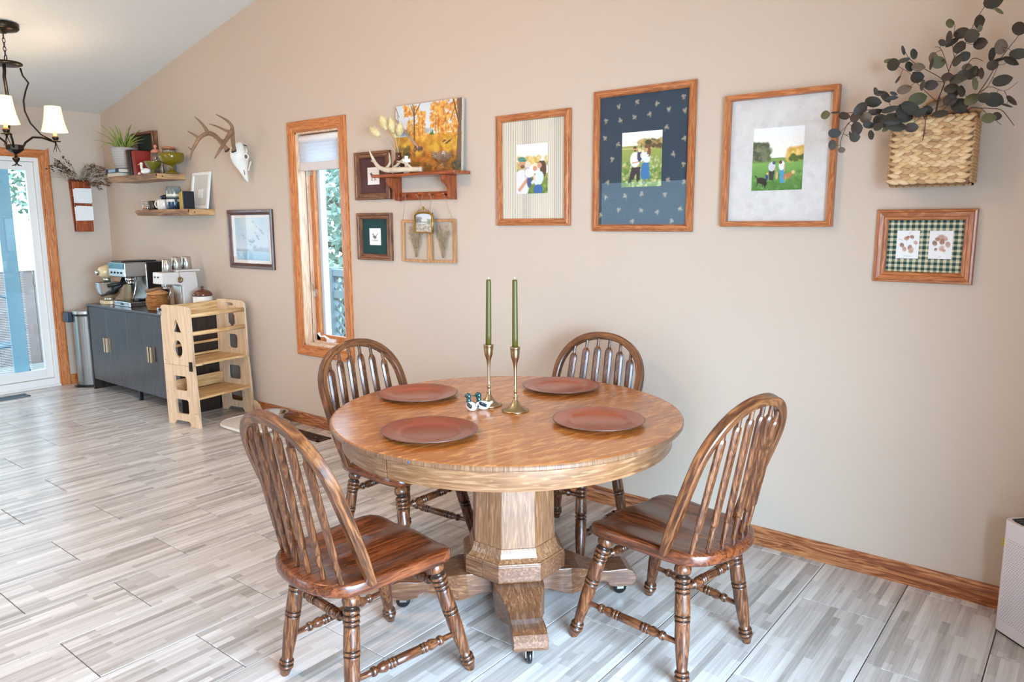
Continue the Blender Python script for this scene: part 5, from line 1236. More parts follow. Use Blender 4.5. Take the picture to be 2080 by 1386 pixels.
for i in range(len(secs)-1):
    for k in range(n): fs.append((i*n+k, i*n+(k+1) % n, (i+1)*n+(k+1) % n, (i+1)*n+k))
fs.append(tuple(range(n))); fs.append(tuple((len(secs)-1)*n+k for k in range(n)))
MB().add(vs, fs, True).build('cranium', M['bone'], sk, subsurf=1)
dk = pbr('socket_shadow_bone', (120, 104, 90), .8)
for s_ in (-1, 1):
    # eye rim and socket
    ctr = Vector((s_*.0545, 3.186-O[1], 1.962-O[2]))
    m_ = Matrix.Translation(ctr) @ Matrix.Rotation(s_*PI/2, 4, 'Y')
    MB().tube([m_ @ Vector((.021*math.cos(t), .019*math.sin(t), .006)) for t in np.linspace(0, 2*PI, 17)[:-1]], .0055, 8, closed=True).build('eye_rim', M['bone'], sk)
    MB().lathe([(0, .003), (.012, .004), (.019, .0075), (.019, -.012), (0, -.014)], 16, m_).build('eye_socket', dk, sk)
    MB().tube([(s_*.048, 3.195-O[1], 1.980-O[2]), (s_*.052, 3.200-O[1], 2.000-O[2]), (s_*.046, 3.200-O[1], 2.025-O[2])], [.006, .006, .004], 8).build('cheek_arch', M['bone'], sk)
    for k in range(6):
        t = k/5; MB().lathe([(0, -.006), (.0055, -.004), (.006, .003), (.003, .007), (0, .006)], 7, Matrix.Translation((s_*.026, 3.244-O[1]-.020*t, 1.93-O[2]-.058*t)) @ Matrix.Rotation(-1.1, 4, 'X')).build('tooth', M['bone'], sk)
    MB().tube([(s_*.022, 3.185-O[1], 1.87-O[2]), (s_*.018, 3.196-O[1], 1.835-O[2])], [.004, .003], 8).build('nasal_opening', dk, sk)
near = [[(-5.03, 3.098, 2.002, .019), (-5.02, 3.095, 2.012, .015), (-5.0, 3.078, 2.039, .014), (-4.97, 3.057, 2.09, .016), (-4.95, 3.04, 2.123, .018), (-4.94, 3.005, 2.084, .015), (-4.93, 2.965, 2.037, .013), (-4.92, 2.916, 1.975, .009), (-4.92, 2.879, 1.926, .003)],
        [(-4.95, 3.045, 2.12, .015), (-4.96, 3.049, 2.163, .012), (-4.97, 3.018, 2.2, .009), (-4.98, 2.944, 2.234, .002)], [(-4.95, 3.031, 2.122, .012), (-4.95, 2.996, 2.126, .009), (-4.94, 2.927, 2.146, .006), (-4.93, 2.861, 2.156, .002)], [(-4.93, 2.975, 2.051, .01), (-4.92, 2.926, 2.056, .007), (-4.92, 2.882, 2.064, .002)]]
far = [[(-5.13, 3.105, 2.012, .019), (-5.14, 3.098, 2.029, .015), (-5.17, 3.087, 2.062, .015), (-5.21, 3.073, 2.109, .015), (-5.24, 3.038, 2.132, .017), (-5.26, 3.004, 2.119, .014), (-5.28, 2.974, 2.089, .014), (-5.29, 2.945, 2.039, .012), (-5.29, 2.922, 1.997, .009), (-5.29, 2.905, 1.938, .003)],
       [(-5.24, 3.029, 2.131, .015), (-5.24, 3.006, 2.169, .011), (-5.23, 2.968, 2.205, .007), (-5.22, 2.919, 2.237, .002)], [(-5.28, 2.979, 2.094, .012), (-5.28, 2.945, 2.115, .008), (-5.28, 2.891, 2.138, .002)], [(-5.29, 2.935, 2.018, .01), (-5.29, 2.913, 2.013, .006), (-5.29, 2.893, 2.031, .002)]]
for grp in (near, far):
    b = MB(); poly_tube(b, rel(grp[0], O), 12); an = b.build('antler', M['antler'], sk)
    for t in grp[1:]:
        b = MB(); poly_tube(b, rel(t, O), 10); b.build('tine', M['antler'], an)
    p = grp[0][0]; b = MB(); b.tube([(p[0]-O[0]+.019*math.cos(t), p[1]-O[1]+.010*math.sin(t), p[2]-O[2]-.002+.012*math.sin(t)) for t in np.linspace(0, 2*PI, 13)[:-1]], .006, 6, closed=True); b.build('burr', pbr('dark_burr', (70, 48, 34), .7), an)
MB().tube([(-5.13-O[0], 3.268-O[1], 2.051-O[2]), (-5.10-O[0], 3.20-O[1], 2.058-O[2])], .0035, 8).build('hook', M['black'], sk)

# ================================================================== wall basket
bk = empty('woven_wall_basket', (-.545, 3.19, 1.606), (0, 0, 0), 'woven seagrass basket hung on the wall, holding the eucalyptus', 'basket')
wv = [pbr('seagrass_%d' % i, c, .75, bump=.35, bscale=160, var=.12, vscale=40) for i, c in enumerate([(206, 170, 124), (190, 150, 106), (218, 186, 144), (176, 138, 98)])]
BW, BH = .272, .245; hw = BW/2
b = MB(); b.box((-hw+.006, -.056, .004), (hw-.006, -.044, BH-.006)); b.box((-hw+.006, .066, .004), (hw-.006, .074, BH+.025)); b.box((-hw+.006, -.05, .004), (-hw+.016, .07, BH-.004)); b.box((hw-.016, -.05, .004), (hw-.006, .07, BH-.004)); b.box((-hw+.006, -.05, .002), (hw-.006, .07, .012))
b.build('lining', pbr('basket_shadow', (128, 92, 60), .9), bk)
def strand_mesh(mat, seed):
    rnd = random.Random(seed); vs = []; fs = []; n = 8; L = .046
    st = [(-1, .0008), (-.75, .0052), (-.35, .0086), (.1, .0096), (.5, .0084), (.85, .0044), (1, .0008)]
    for t, r in st:
        for k in range(n):
            a = 2*PI*k/n; vs.append((t*L/2, r*.75*math.sin(a)-.001*math.cos(t*2), r*math.cos(a)*.95+.0016*t))
    for i in range(len(st)-1):
        for k in range(n): fs.append((i*n+k, i*n+(k+1) % n, (i+1)*n+(k+1) % n, (i+1)*n+k))
    mb = MB(); mb.add(vs, fs, True); o = mb.build('strand', mat, bk); return o
protos = [strand_mesh(m_, i) for i, m_ in enumerate(wv)]; used = [False]*4
rnd = random.Random(5); rows = 10; per = 8
for r in range(rows):
    z = .012+(BH-.022)*(r+.5)/rows
    for half, tilt in ((0, .30), (1, -.30)):
        for k in range(per):
            x = -hw+.012+(BW-.024)*(k+.5+(.32 if half else 0)+(r % 3)*.13-.25)/per
            if abs(x) > hw-.006: continue
            i = rnd.choice([0, 0, 1, 2, 2, 3])
            if not used[i]: o = protos[i]; used[i] = True
            else: o = bpy.data.objects.new('strand', protos[i].data); link(o, bk)
            zz = z+(.0062 if half else -.0062)
            o.location = (x, -.058+rnd.uniform(-.0015, .0015), zz); o.rotation_euler = (rnd.uniform(-.2, .2), tilt+rnd.uniform(-.08, .08), rnd.uniform(-.1, .1)); s_ = rnd.uniform(.95, 1.12); o.scale = (s_, 1, s_)
# sides, bottom and rim as joined plait
b = MB()
for s_ in (-1, 1):
    for r in range(rows):
        z = .012+(BH-.022)*(r+.5)/rows
        for k in range(5):
            for q in (-1, 1):
                M_ = Matrix.Translation((s_*(hw-.003), -.045+k*.026, z+q*.006)) @ Matrix.Rotation(PI/2, 4, 'Z') @ Matrix.Rotation(-q*.42, 4, 'Y')
                b.lathe([(0, -.014), (.006, -.006), (.0075, .002), (.004, .011), (0, .014)], 6, M_ @ Matrix.Rotation(PI/2, 4, 'Y'))
for k in range(11):
    b.lathe([(0, -.014), (.006, -.006), (.0075, .002), (.004, .011), (0, .014)], 6, Matrix.Translation((-hw+.014+k*.0245, -.03, .004)) @ Matrix.Rotation(PI/2, 4, 'Y'))
for y in (-.052, .070):
    zt = BH-.002 if y < 0 else BH+.026
    for k in range(12): b.lathe([(0, -.015), (.0065, -.006), (.008, .002), (.0045, .011), (0, .015)], 7, Matrix.Translation((-hw+.010+k*.0228, y, zt)) @ Matrix.Rotation(PI/2+.25, 4, 'Y'))
o = b.build('side_weave', wv[1], bk); o['kind'] = 'stuff'
b = MB()
for t in np.linspace(.1, PI-.1, 20): b.lathe([(0, -.009), (.0055, -.004), (.006, .003), (0, .009)], 6, Matrix.Translation((.068*math.cos(t), .068, BH+.018+.060*math.sin(t))) @ Matrix.Rotation(-(t)+.3, 4, 'Y'))
b.build('handle', wv[1], bk)

# ================================================================== eucalyptus
leaf_m = [pbr('eucalyptus_%d' % i, c, .55, var=.2, vscale=30, bump=.15, bscale=60) for i, c in enumerate([(46, 42, 32), (62, 56, 45), (58, 46, 38), (90, 88, 58), (106, 92, 78)])]
stm = pbr('eucalyptus_stem', (74, 50, 40), .6)
def leaf_mesh(mat):
    mb = MB(); vs = [(0, -.06, 0)]; n = 14
    for r in (.55, 1.0):
        for k in range(n):
            a = 2*PI*k/n; rr = r*(1+.05*math.cos(a*2+.6))*(1+(.12 if k == 0 and r == 1 else 0)); x, z = rr*math.cos(a), rr*math.sin(a)
            vs.append((x, -.06+.14*r*r+.05*math.sin(a*3)*r*r, z))
    fs = [(0, 1+k, 1+(k+1) % n) for k in range(n)]+[(1+k, 1+n+k, 1+n+(k+1) % n, 1+(k+1) % n) for k in range(n)]
    return mb.add(vs, fs, True)
lb = ['eucalyptus sprig reaching left across the lace-matted frame', 'drooping eucalyptus sprig hanging lowest at the left of the basket', 'eucalyptus sprig fanning up to the left above the basket', 'tallest eucalyptus sprig, rising out of the top of the picture', 'short dense eucalyptus sprig in the middle of the basket', 'eucalyptus sprig arching up to the right edge', 'low eucalyptus sprig spreading right beside the basket rim']
lprot = {}
rnd = random.Random(9)
for si, (stems, leaves) in enumerate(SPRIGS):
    o0 = Vector(stems[0][0]); o0.z -= .0
    e = empty('eucalyptus_sprig', o0, label=lb[si], cat='sprig', group='eucalyptus sprigs in the wall basket')
    b = MB(); allp = []
    for j, st in enumerate(stems):
        P = [Vector(p)-o0 for p in st]; r0 = .0019 if j == 0 else .0012
        if j == 0: P = [P[0]+Vector((0, .03, -.09))]+P
        pts = [(p.x, p.y, p.z, r0*(1-.55*i/len(P))) for i, p in enumerate(P)]; poly_tube(b, pts, 5)
        for a_, c_ in zip(P, P[1:]):
            for t in np.linspace(0, 1, 6): allp.append(a_.lerp(c_, t))
    for (x, y, z, rx, rz, ang) in leaves:
        c = Vector((x, y, z))-o0; nb = min(allp, key=lambda p: (p-c).length); d = (nb-c)
        if d.length > max(rx, rz)*.8: b.tube([nb, nb.lerp(c, .5)+Vector((0, 0, -.004)), c+d.normalized()*min(rx, rz)*.7], .0008, 4)
    b.build('stem', stm, e)
    for k, (x, y, z, rx, rz, ang) in enumerate(leaves):
        mi = rnd.choice([0, 0, 0, 1, 1, 2, 2, 3, 4]) 
        if rx > .028 and si == 2 and rz > .02: mi = 3
        if mi not in lprot: o = leaf_mesh(leaf_m[mi]).build('leaf', leaf_m[mi], e, fix=False); lprot[mi] = o.data
        else: o = bpy.data.objects.new('leaf', lprot[mi]); link(o, e)
        o.location = Vector((x, y, z))-o0; o.scale = (rx*.92, min(rx, rz)*rnd.uniform(.5, 1.3)+.003, rz*.92)
        o.rotation_mode = 'XYZ'
        o.rotation_euler = (rnd.uniform(-.35, .35), math.radians(ang), rnd.uniform(-.3, .5))

# ================================================================== corner shelves
def live_shelf(name, x0, x1, yf, zt, th, seed, label):
    e = empty(name, ((x0+x1)/2, WY, zt), label=label, cat='shelf', group='live edge corner shelves')
    rnd = random.Random(seed); n = 26; hw_ = (x1-x0)/2; vs = []; fs = []
    for i in range(n+1):
        x = -hw_+2*hw_*i/n; w = yf-WY+.010*noise.noise(Vector((x*6, seed, 0)))+.004*noise.noise(Vector((x*25, seed, 3)))
        if i == n: w = yf-WY
        vs += [(x, -.001, 0), (x, w+.004, 0), (x, w-.004, -th*.35), (x, w+.012, -th*.8), (x, w+.020, -th), (x, -.001, -th)]
    for i in range(n):
        for k in range(6): fs.append((i*6+k, i*6+(k+1) % 6, (i+1)*6+(k+1) % 6, (i+1)*6+k))
    fs.append(tuple(range(6)))
    MB().add(vs, fs).build('slab', M['slab'], e)
    MB().box((hw_-.003, yf-WY+.006, -th+.001), (hw_+.001, -.002, -.001)).build('sawn_end', M['slab_end'], e)
    MB().lathe([(0, 0), (.006, 0), (.006, .002), (0, .002)], 10, Matrix.Translation((hw_+.001, yf-WY+.05, -th*.5)) @ Matrix.Rotation(PI/2, 4, 'Y')).build('knot', pbr('knot', (90, 60, 40), .7), e)
live_shelf('live_edge_shelf', -6.90, -6.054, 3.025, 1.882, .046, 1, 'upper live edge wooden shelf in the corner')
live_shelf('live_edge_shelf', -6.50, -5.630, 3.045, 1.593, .047, 7, 'lower live edge wooden shelf in the corner')
S1, S2 = 1.8825, 1.5935

def book(label, loc, w, h, t, cover, rot=(0, 0, 0), group=None, band=None):
    """w = depth of the spine from the fore edge, h = height, t = thickness; stands up along z, spine at -x ... fore edge +x"""
    e = empty('book', loc, rot, label, 'book', group)
    cm = pbr('cover_'+label[:18].replace(' ', '_'), cover, .5); b = MB()
    b.box((-w/2, -t/2, 0), (w/2, -t/2+.0025, h)); b.box((-w/2, t/2-.0025, 0), (w/2, t/2, h)); b.box((-w/2, -t/2, 0), (-w/2+.003, t/2, h))
    b.build('cover', cm, e, bevel=.001)
    MB().box((-w/2+.003, -t/2+.0027, .004), (w/2-.004, t/2-.0027, h-.004)).build('pages', M['ivory'], e)
    if band: MB().box((-w/2-.0006, -t/2*.8, h*.2), (-w/2, t/2*.8, h*.75)).build('spine_label', pbr('spine_label', band, .5), e)
    return e
# potted aloe
pot = empty('potted_aloe', (-6.80, 3.13, S1+.0635), label='aloe plant in a ribbed grey pot on stacked books on the upper corner shelf', cat='plant')
P = [(0, 0), (.066, 0), (.070, .004)]
for k in range(9):
    z = .012+k*.019; r = .072+(.034)*(z/.18)**.7; P += [(r, z), (r+.0022, z+.008), (r, z+.016)]
P += [(.1085, .180), (.108, .184), (.102, .184), (.098, .168), (0, .166)]
MB().lathe(P, 36).build('pot', M['stoneware'], pot); MB().lathe([(.098, .1665), (.05, .174), (0, .176)], 20).build('soil', M['soil'], pot)
aloe_tips = [(-.16, -.02, .38), (-.19, .02, .33), (-.11, -.04, .37), (-.06, -.03, .38), (-.02, .0, .36), (-.20, -.02, .24), (-.19, -.05, .16), (.06, -.02, .39), (.10, -.05, .33), (.04, -.06, .30), (.08, .03, .26), (.14, -.05, .25), (.11, -.07, .22), (-.10, -.08, .28), (-.05, -.09, .26), (.0, -.08, .25), (.15, .0, .28)]
for k, (x, y, z) in enumerate(aloe_tips):
    rnd = random.Random(k); s_ = x*1.15; x, y = (s_*.43-y, s_*.9) if s_ < .1 else (s_*1.3-y, .07); y = min(y, .075); bx, by = x*.2, y*.2; n = 7; vs = []; fs = []
    side = Vector((-(y or .01), x, 0)).normalized()*.6+Vector((.5, .4, 0)); side.normalize()
    droop = .06 if z < .2 else .015
    C = []
    for i in range(n):
        t = i/(n-1); C.append(Vector((bx+(x-bx)*t**1.25, by+(y-by)*t**1.25, .17+(z-.17)*(t**.8)+droop*math.sin(PI*t))))
    for i in range(n):
        t = i/(n-1); w = .0155*(1-t)**.8+.0008; tg = (C[min(i+1, n-1)]-C[max(i-1, 0)]).normalized(); nn = tg.cross(side).normalized(); s_ = nn.cross(tg)
        vs += [C[i]+s_*w, C[i]+nn*w*.25, C[i]-s_*w, C[i]-nn*w*.5]
    for i in range(n-1):
        for j in range(4): fs.append((i*4+j, i*4+(j+1) % 4, (i+1)*4+(j+1) % 4, (i+1)*4+j))
    MB().add(vs, fs, True).build('leaf', M['aloe'], pot)
# two books lying under the pot
bk1 = book('closed cream book at the bottom of the pile under the aloe', (-6.78, 3.135, S1), .215, .20, .030, (206, 190, 166), (0, 0, 0), 'books under the aloe')
bk1.rotation_euler = (PI/2, 0, PI/2); bk1.location = (-6.66, 3.14, S1+.015)
bk2 = book('navy spined book on top of the pile under the aloe', (0, 0, 0), .22, .25, .032, (22, 34, 66), (0, 0, 0), 'books under the aloe', (150, 170, 190))
def lay(e, x, y, z, ang, h):
    # spine toward the room, height along x, cover up
    e.matrix_world = Matrix.Translation((x, y, z)) @ Matrix.Rotation(ang, 4, 'Z') @ Matrix(((0, 0, 1, -h/2), (1, 0, 0, 0), (0, 1, 0, 0), (0, 0, 0, 1)))
lay(bk1, -6.79, 3.125, S1+.0155, .03, .20); lay(bk2, -6.785, 3.12, S1+.0470, -.02, .25)
# tall frame behind
framed('dark_box_frame', 'dark box frame with a green print standing behind the books on the upper shelf', -6.84, -6.46, S1+.001, 2.262, [(0, .046), (.003, .050), (.016, .050), (.020, .044), (.022, .012)], M['rustic_x'], M['rustic_z'], None, pbr('dark_green_print', (36, 44, 36), .6, var=.3, vscale=12), glass=False, cat='frame')
box('cream_label', (.02, -.0135, -.10), (.13, -.012, -.01), M['ivory'], bpy.data.objects['dark_box_frame'], bevel=0)
# upright leaning books
for i, (x, t, h, c, lb_) in enumerate([(-6.59, .028, .215, (84, 56, 42), 'brown book leaning against the tall frame on the upper shelf'), (-6.547, .036, .212, (36, 22, 20), 'black book between the brown and the red book'), (-6.482, .058, .200, (146, 44, 36), 'thick red book standing beside the glass jar')]):
    e = book(lb_, (x, 3.13, S1+.002), .15, h, t, c, (0, -.10, PI/2), 'upright books on the upper shelf')
    e.rotation_euler = (0, 0, 0); e.matrix_world = Matrix.Translation((x, 3.14, S1+.0035)) @ Matrix.Rotation(-.12, 4, 'Y') @ Matrix.Rotation(PI/2, 4, 'Z')
# glass jars, bowls, duck
def lathe_thing(name, label, cat, loc, part, prof, mat, n=28, group=None):
    e = empty(name, loc, label=label, cat=cat, group=group); MB().lathe(prof, n).build(part, mat, e); return e
e = lathe_thing('glass_canister', 'clear glass canister with a pink band, in front of the red book', 'jar', (-6.235, 3.125, S1), 'jar', [(0, 0), (.038, 0), (.040, .004), (.040, .155), (.036, .168), (.032, .172), (.030, .168), (.037, .152), (.037, .006), (0, .006)], M['crystal_thin'])
MB().lathe([(.033, .172), (.036, .176), (.036, .188), (.028, .196), (.008, .205), (.006, .212), (.013, .222), (.010, .236), (0, .240)], 20).build('lid', pbr('pink_glass', (206, 130, 104), .15, coat=.5), e)
mb = MB(); rnd = random.Random(2)
for k in range(80):
    a, r = rnd.uniform(0, 6.28), rnd.uniform(0, .031); mb.lathe([(0, -.006), (.006, 0), (0, .006)], 5, Matrix.Translation((r*math.cos(a), r*math.sin(a), .012+rnd.uniform(0, .135))))
o = mb.build('contents', pbr('dried_petals', (120, 96, 96), .8, var=.4, vscale=90), e); o['kind'] = 'stuff'
e = lathe_thing('glass_canister', 'smaller clear glass canister with a copper lid behind the olive goblet', 'jar', (-6.185, 3.212, S1), 'jar', [(0, 0), (.05, 0), (.052, .004), (.052, .195), (.046, .205), (.044, .2), (.049, .19), (.049, .006), (0, .006)], M['crystal_thin'])
MB().lathe([(0, .206), (.054, .206), (.056, .212), (.052, .222), (.01, .228), (0, .229)], 24).build('lid', pbr('copper_lid', (196, 128, 92), .3, .5), e)
lathe_thing('glass_goblet', 'large olive green glass compote on the upper corner shelf', 'bowl', (-5.995+-.01, 3.135, S1), 'bowl', [(0, 0), (.056, 0), (.058, .003), (.040, .010), (.018, .022), (.011, .040), (.012, .058), (.030, .068), (.070, .080), (.092, .100), (.0985, .130), (.0975, .156), (.094, .160), (.0925, .156), (.0935, .130), (.087, .104), (.066, .086), (0, .072)], M['green_glass'], 36)
lathe_thing('glass_goblet', 'small olive green ruffled glass bowl in front of the canisters', 'bowl', (-6.165, 3.062, S1), 'bowl', [(0, 0), (.034, 0), (.036, .003), (.020, .008), (.010, .018), (.010, .030), (.030, .040), (.052, .060), (.064, .088), (.066, .098), (.062, .098), (.058, .086), (.048, .064), (.028, .046), (0, .040)], pbr('dark_green_glass', (104, 98, 30), .1, coat=.5), 28)
e = empty('goose_figurine', (-6.285, 3.06, S1), (0, 0, math.radians(205)), 'small white goose figurine with an orange bill on the upper shelf', 'figurine')
b = MB(); b.lathe([(0, 0), (.022, .002), (.034, .014), (.034, .030), (.024, .046), (0, .052)], 18, Matrix.Diagonal((1.35, .9, 1, 1))); b.build('body', duck_w, e)
MB().tube([(.030, 0, .030), (.042, 0, .055), (.040, 0, .078)], [.014, .010, .012], 12).lathe([(0, -.014), (.011, -.008), (.0145, 0), (.011, .009), (0, .014)], 14, Matrix.Translation((.040, 0, .086))).build('head', duck_w, e)
MB().tube([(.050, 0, .084), (.068, 0, .080), (.078, 0, .079)], [.007, .005, .002], 8, flat=.6).build('bill', pbr('orange_bill', (222, 140, 70), .4), e)
lathe_thing('seashell', 'tiny pink shell beside the black book at the shelf edge', 'shell', (-6.37, 3.045, S1), 'shell', [(0, 0), (.012, 0), (.015, .006), (.010, .014), (.004, .020), (0, .021)], pbr('shell_pink', (232, 204, 186), .4), 14)
e = lathe_thing('glass_votive', 'clear ribbed glass between the two olive bowls', 'glass', (-6.098, 3.10, S1), 'cup', [(0, 0), (.016, 0), (.018, .003), (.012, .010), (.012, .02), (.017, .028), (.013, .038), (.018, .05), (.018, .062), (.015, .062), (.010, .04), (0, .036)], M['crystal_thin'], 20)

# lower shelf
e = lathe_thing('small_jar', 'small amber jar at the left end of the lower shelf', 'jar', (-6.40, 3.10, S2), 'jar', [(0, 0), (.036, 0), (.038, .004), (.038, .046), (.034, .052), (.030, .052), (.034, .044), (.034, .006), (0, .006)], M['crystal_thin'])
MB().lathe([(0, .006), (.034, .007), (.034, .034), (0, .036)], 20).build('contents', pbr('amber_spice', (180, 112, 64), .6), e); MB().lathe([(0, .053), (.036, .053), (.038, .056), (.036, .066), (0, .068)], 20).build('lid', M['steel_soft'], e)
lathe_thing('small_jar', 'dark brown lidded jar beside the amber jar on the lower shelf', 'jar', (-6.325, 3.115, S2), 'jar', [(0, 0), (.034, 0), (.037, .005), (.037, .050), (.034, .056), (.034, .070), (.030, .074), (0, .076)], pbr('dark_brown_glaze', (52, 38, 34), .3, coat=.3))
navy = pbr('navy_glaze', (26, 48, 72), .15, coat=.7, var=.25, vscale=20); teal = pbr('grey_green_glaze', (112, 122, 116), .2, coat=.6, var=.25, vscale=16); tealdk = pbr('deep_teal_glaze', (20, 52, 74), .12, coat=.7, var=.35, vscale=16); cream = pbr('cream_glaze', (214, 206, 194), .3, coat=.4, var=.05)
e = lathe_thing('sugar_bowl', 'navy lidded sugar bowl standing behind the mugs on the lower shelf', 'jar', (-6.20, 3.185, S2), 'pot', [(0, 0), (.050, 0), (.056, .006), (.062, .04), (.060, .080), (.052, .092), (.052, .098), (0, .098)], navy)
MB().lathe([(.066, .098), (.068, .102), (.062, .112), (.030, .124), (.010, .128), (.008, .134), (.015, .142), (.012, .152), (0, .156)], 24).build('lid', navy, e)
for s_ in (-1, 1): MB().tube([(s_*.056, 0, .03), (s_*.082, 0, .04), (s_*.084, 0, .065), (s_*.058, 0, .078)], .006, 8).build('handle', navy, e)
def mug(label, loc, rot, mat, band=None, r=.046, h=.088, flip=False):
    e = empty('stoneware_mug', loc, (PI if flip else 0, 0, rot), label, 'mug', 'handmade mugs on the lower shelf')
    MB().lathe([(0, 0), (r*.82, 0), (r*.92, .004), (r*1.03, h*.4), (r, h*.85), (r*.97, h), (r*.92, h), (r*.93, h*.8), (r*.93, .012), (0, .009)], 28).build('cup', mat, e)
    MB().tube([(r*.95, 0, h*.80), (r*1.5, 0, h*.84), (r*1.75, 0, h*.55), (r*1.5, 0, h*.24), (r*.98, 0, h*.18)], [.007, .0075, .007, .0065, .006], 10, flat=1.3).build('handle', mat, e)
    if band: MB().lathe([(r*1.015, h*.66), (r*1.028, h*.68), (r*1.02, h*.86), (r*1.005, h*.88)], 28).build('glaze_band', band, e)
    return e
mug('cream speckled mug with its handle to the left, front of the lower shelf', (-6.105, 3.095, S2), math.radians(200), cream, r=.050, h=.080)
mug('glossy deep teal mug under the upturned mug', (-5.965, 3.115, S2), math.radians(-20), tealdk, cream, r=.060, h=.090)
mug('grey green mug with a cream band stacked upside down on the teal mug', (-5.965, 3.115, S2+.0905+.092), math.radians(160), teal, cream, r=.058, h=.092, flip=True)
lathe_thing('coaster_stack', 'round tan wooden lid standing behind the cream mug', 'lid', (-6.085, 3.215, S2), 'disc', [(0, 0), (.036, 0), (.037, .004), (.037, .095), (.034, .100), (0, .100)], pbr('tan_lid', (170, 132, 90), .6))
# white frame leaning on the wall
wf_ = empty('white_picture_frame', (-5.775, 3.222, S2), (math.radians(-9), 0, 0), 'white frame leaning on the wall at the end of the lower shelf', 'frame')
b = MB(); w, h, t = .135, .295, .026
b.box((-w, -.016, 0), (w, 0, t)); b.box((-w, -.016, h-t), (w, 0, h)); b.box((-w, -.016, t), (-w+t, 0, h-t)); b.box((w-t, -.016, t), (w, 0, h-t)); b.build('frame', M['white_paint'], wf_, bevel=.002)
MB().box((-w+t, -.006, t), (w-t, -.002, h-t)).build('mat_board', pbr('grey_mat', (204, 200, 192), .8), wf_); box('card', (-.035, -.0075, .09), (.035, -.006, .16), M['paper'], wf_, bevel=0)
for i, (x, t, h, c, lb_) in enumerate([(-5.800, .010, .128, (196, 150, 60), 'yellow booklet left of the black book on the lower shelf'), (-5.785, .010, .136, (206, 180, 90), 'slim gold book tight against the black book'), (-5.765, .020, .138, (18, 18, 24), 'black gilt book in front of the white frame')]):
    e = book(lb_, (x, 3.14, S2+.001), .085, h, t, c, (0, 0, PI/2), 'small books on the lower shelf')
    e.location = (-5.80+i*.021, 3.115+i*.004, S2+.001); e.rotation_euler = (0, 0, math.radians(84))

# ================================================================== letter rack and dried flowers on the door wall
lr = empty('wall_letter_rack', (WX+.001, 3.022, 1.408), label='reddish wooden wall letter rack stuffed with envelopes, left of the corner shelves', cat='letter rack')
MB().prism([(-.072, 0), (.075, 0), (.085, .475), (-.088, .475)], 0, .010, 'x').build('back_board', M['cherry_z'], lr, bevel=.002)
for z0, h in ((0, .125), (.165, .12), (.325, .13)):
    MB().prism([(-.074-.01*z0, z0+.0), (.076+.01*z0, z0+.0), (.078+.01*z0, z0+h), (-.076-.01*z0, z0+h)], .055, .063, 'x').box((.010, -.074, z0), (.055, .076, z0+.008)).build('pocket', M['cherry_z'], lr, bevel=.002)
def envelope(label, z, y, rot, w=.14, h=.115, off=0):
    e = empty('envelope', (WX+.030+off, 3.022+y, 1.408+z), (rot, 0, 0), label, 'envelope', 'envelopes in the wall rack')
    box('sheet', (-.0015, -w/2, 0), (.0015, w/2, h), M['paper'], e, bevel=0)
    MB().prism([(-w/2+.003, h-.004), (w/2-.003, h-.004), (0, h*.45)], .0016, .0021, 'x').build('flap', M['paper'], e)
for i, (z, lvl, o_) in enumerate([(.185, 'top', 0), (.18, 'top', .006), (.19, 'top', .012), (.022, 'lower', 0), (.030, 'lower', .006), (.026, 'lower', .012)]):
    envelope(['white envelope at the back of the upper pocket', 'white envelope in the middle of the upper pocket', 'white envelope at the front of the upper pocket', 'white envelope at the back of the lower pocket', 'white envelope in the middle of the lower pocket', 'white envelope at the front of the lower pocket'][i], z+.06+.02, (i % 3-1)*.005, (.03, -.02, .01, .02, -.03, 0)[i], .142, .125, o_+.040)
# dried flower bunches
def dried(label, kind, seed, base, tips):
    e = empty('dried_flower_bunch', base, label=label, cat='dried flowers', group='dried flowers in the wall rack'); rnd = random.Random(seed)
    cs = {'dark': (74, 52, 40), 'white': (206, 190, 164), 'brown': (112, 82, 58)}[kind]; b = MB(); c2 = MB()
    for tp in tips:
        for k in range(6):
            t = Vector(tp)+Vector((rnd.uniform(-.03, .03), rnd.uniform(-.05, .05), rnd.uniform(-.035, .035))); m1 = t*.5+Vector((rnd.uniform(-.01, .02), rnd.uniform(-.02, .02), rnd.uniform(0, .03)))
            b.tube([(0, rnd.uniform(-.04, .04), -.05), m1, t], [.0012, .001, .0006], 4)
            for j in range(7):
                q = m1.lerp(t, rnd.uniform(.1, 1))+Vector((rnd.uniform(-.012, .012), rnd.uniform(-.014, .014), rnd.uniform(-.012, .012)))
                if kind == 'white': c2.lathe([(0, -.004), (.0042, 0), (0, .004)], 5, Matrix.Translation(q))
                else:
                    d = (t-m1).normalized()*.018; c2.tube([q, q+d*.5+Vector((0, 0, .002)), q+d], [.001, .0042, .0008], 4, flat=.4)
    b.build('stems', pbr('dry_stem_'+kind, (96, 74, 54), .9), e); o = c2.build('heads', pbr('dry_'+kind, cs, .9, var=.25, vscale=50), e); o['kind'] = 'stuff'
B0 = (WX+.036, 3.015, 1.86)
dried('dark dried seed heads leaning left towards the door trim', 'dark', 1, B0, [(.02, -.22, .14), (.04, -.17, .19), (.03, -.12, .11)])
dried('pale dried flowers low on the left of the rack', 'white', 2, (WX+.040, 3.0, 1.86), [(.05, -.22, .06), (.04, -.14, .08), (.04, -.05, .07), (.05, .02, .05)])
dried('brown feathery dried grass leaning right towards the upper shelf', 'brown', 3, (WX+.034, 3.04, 1.86), [(.07, .12, .15), (.09, .17, .10), (.12, .18, .0), (.06, .06, .13), (.10, .14, -.03)])
dried('pale dried blossoms in the middle right of the rack', 'white', 4, (WX+.044, 3.03, 1.86), [(.06, .08, .17), (.07, .14, .14), (.05, .03, .08)])

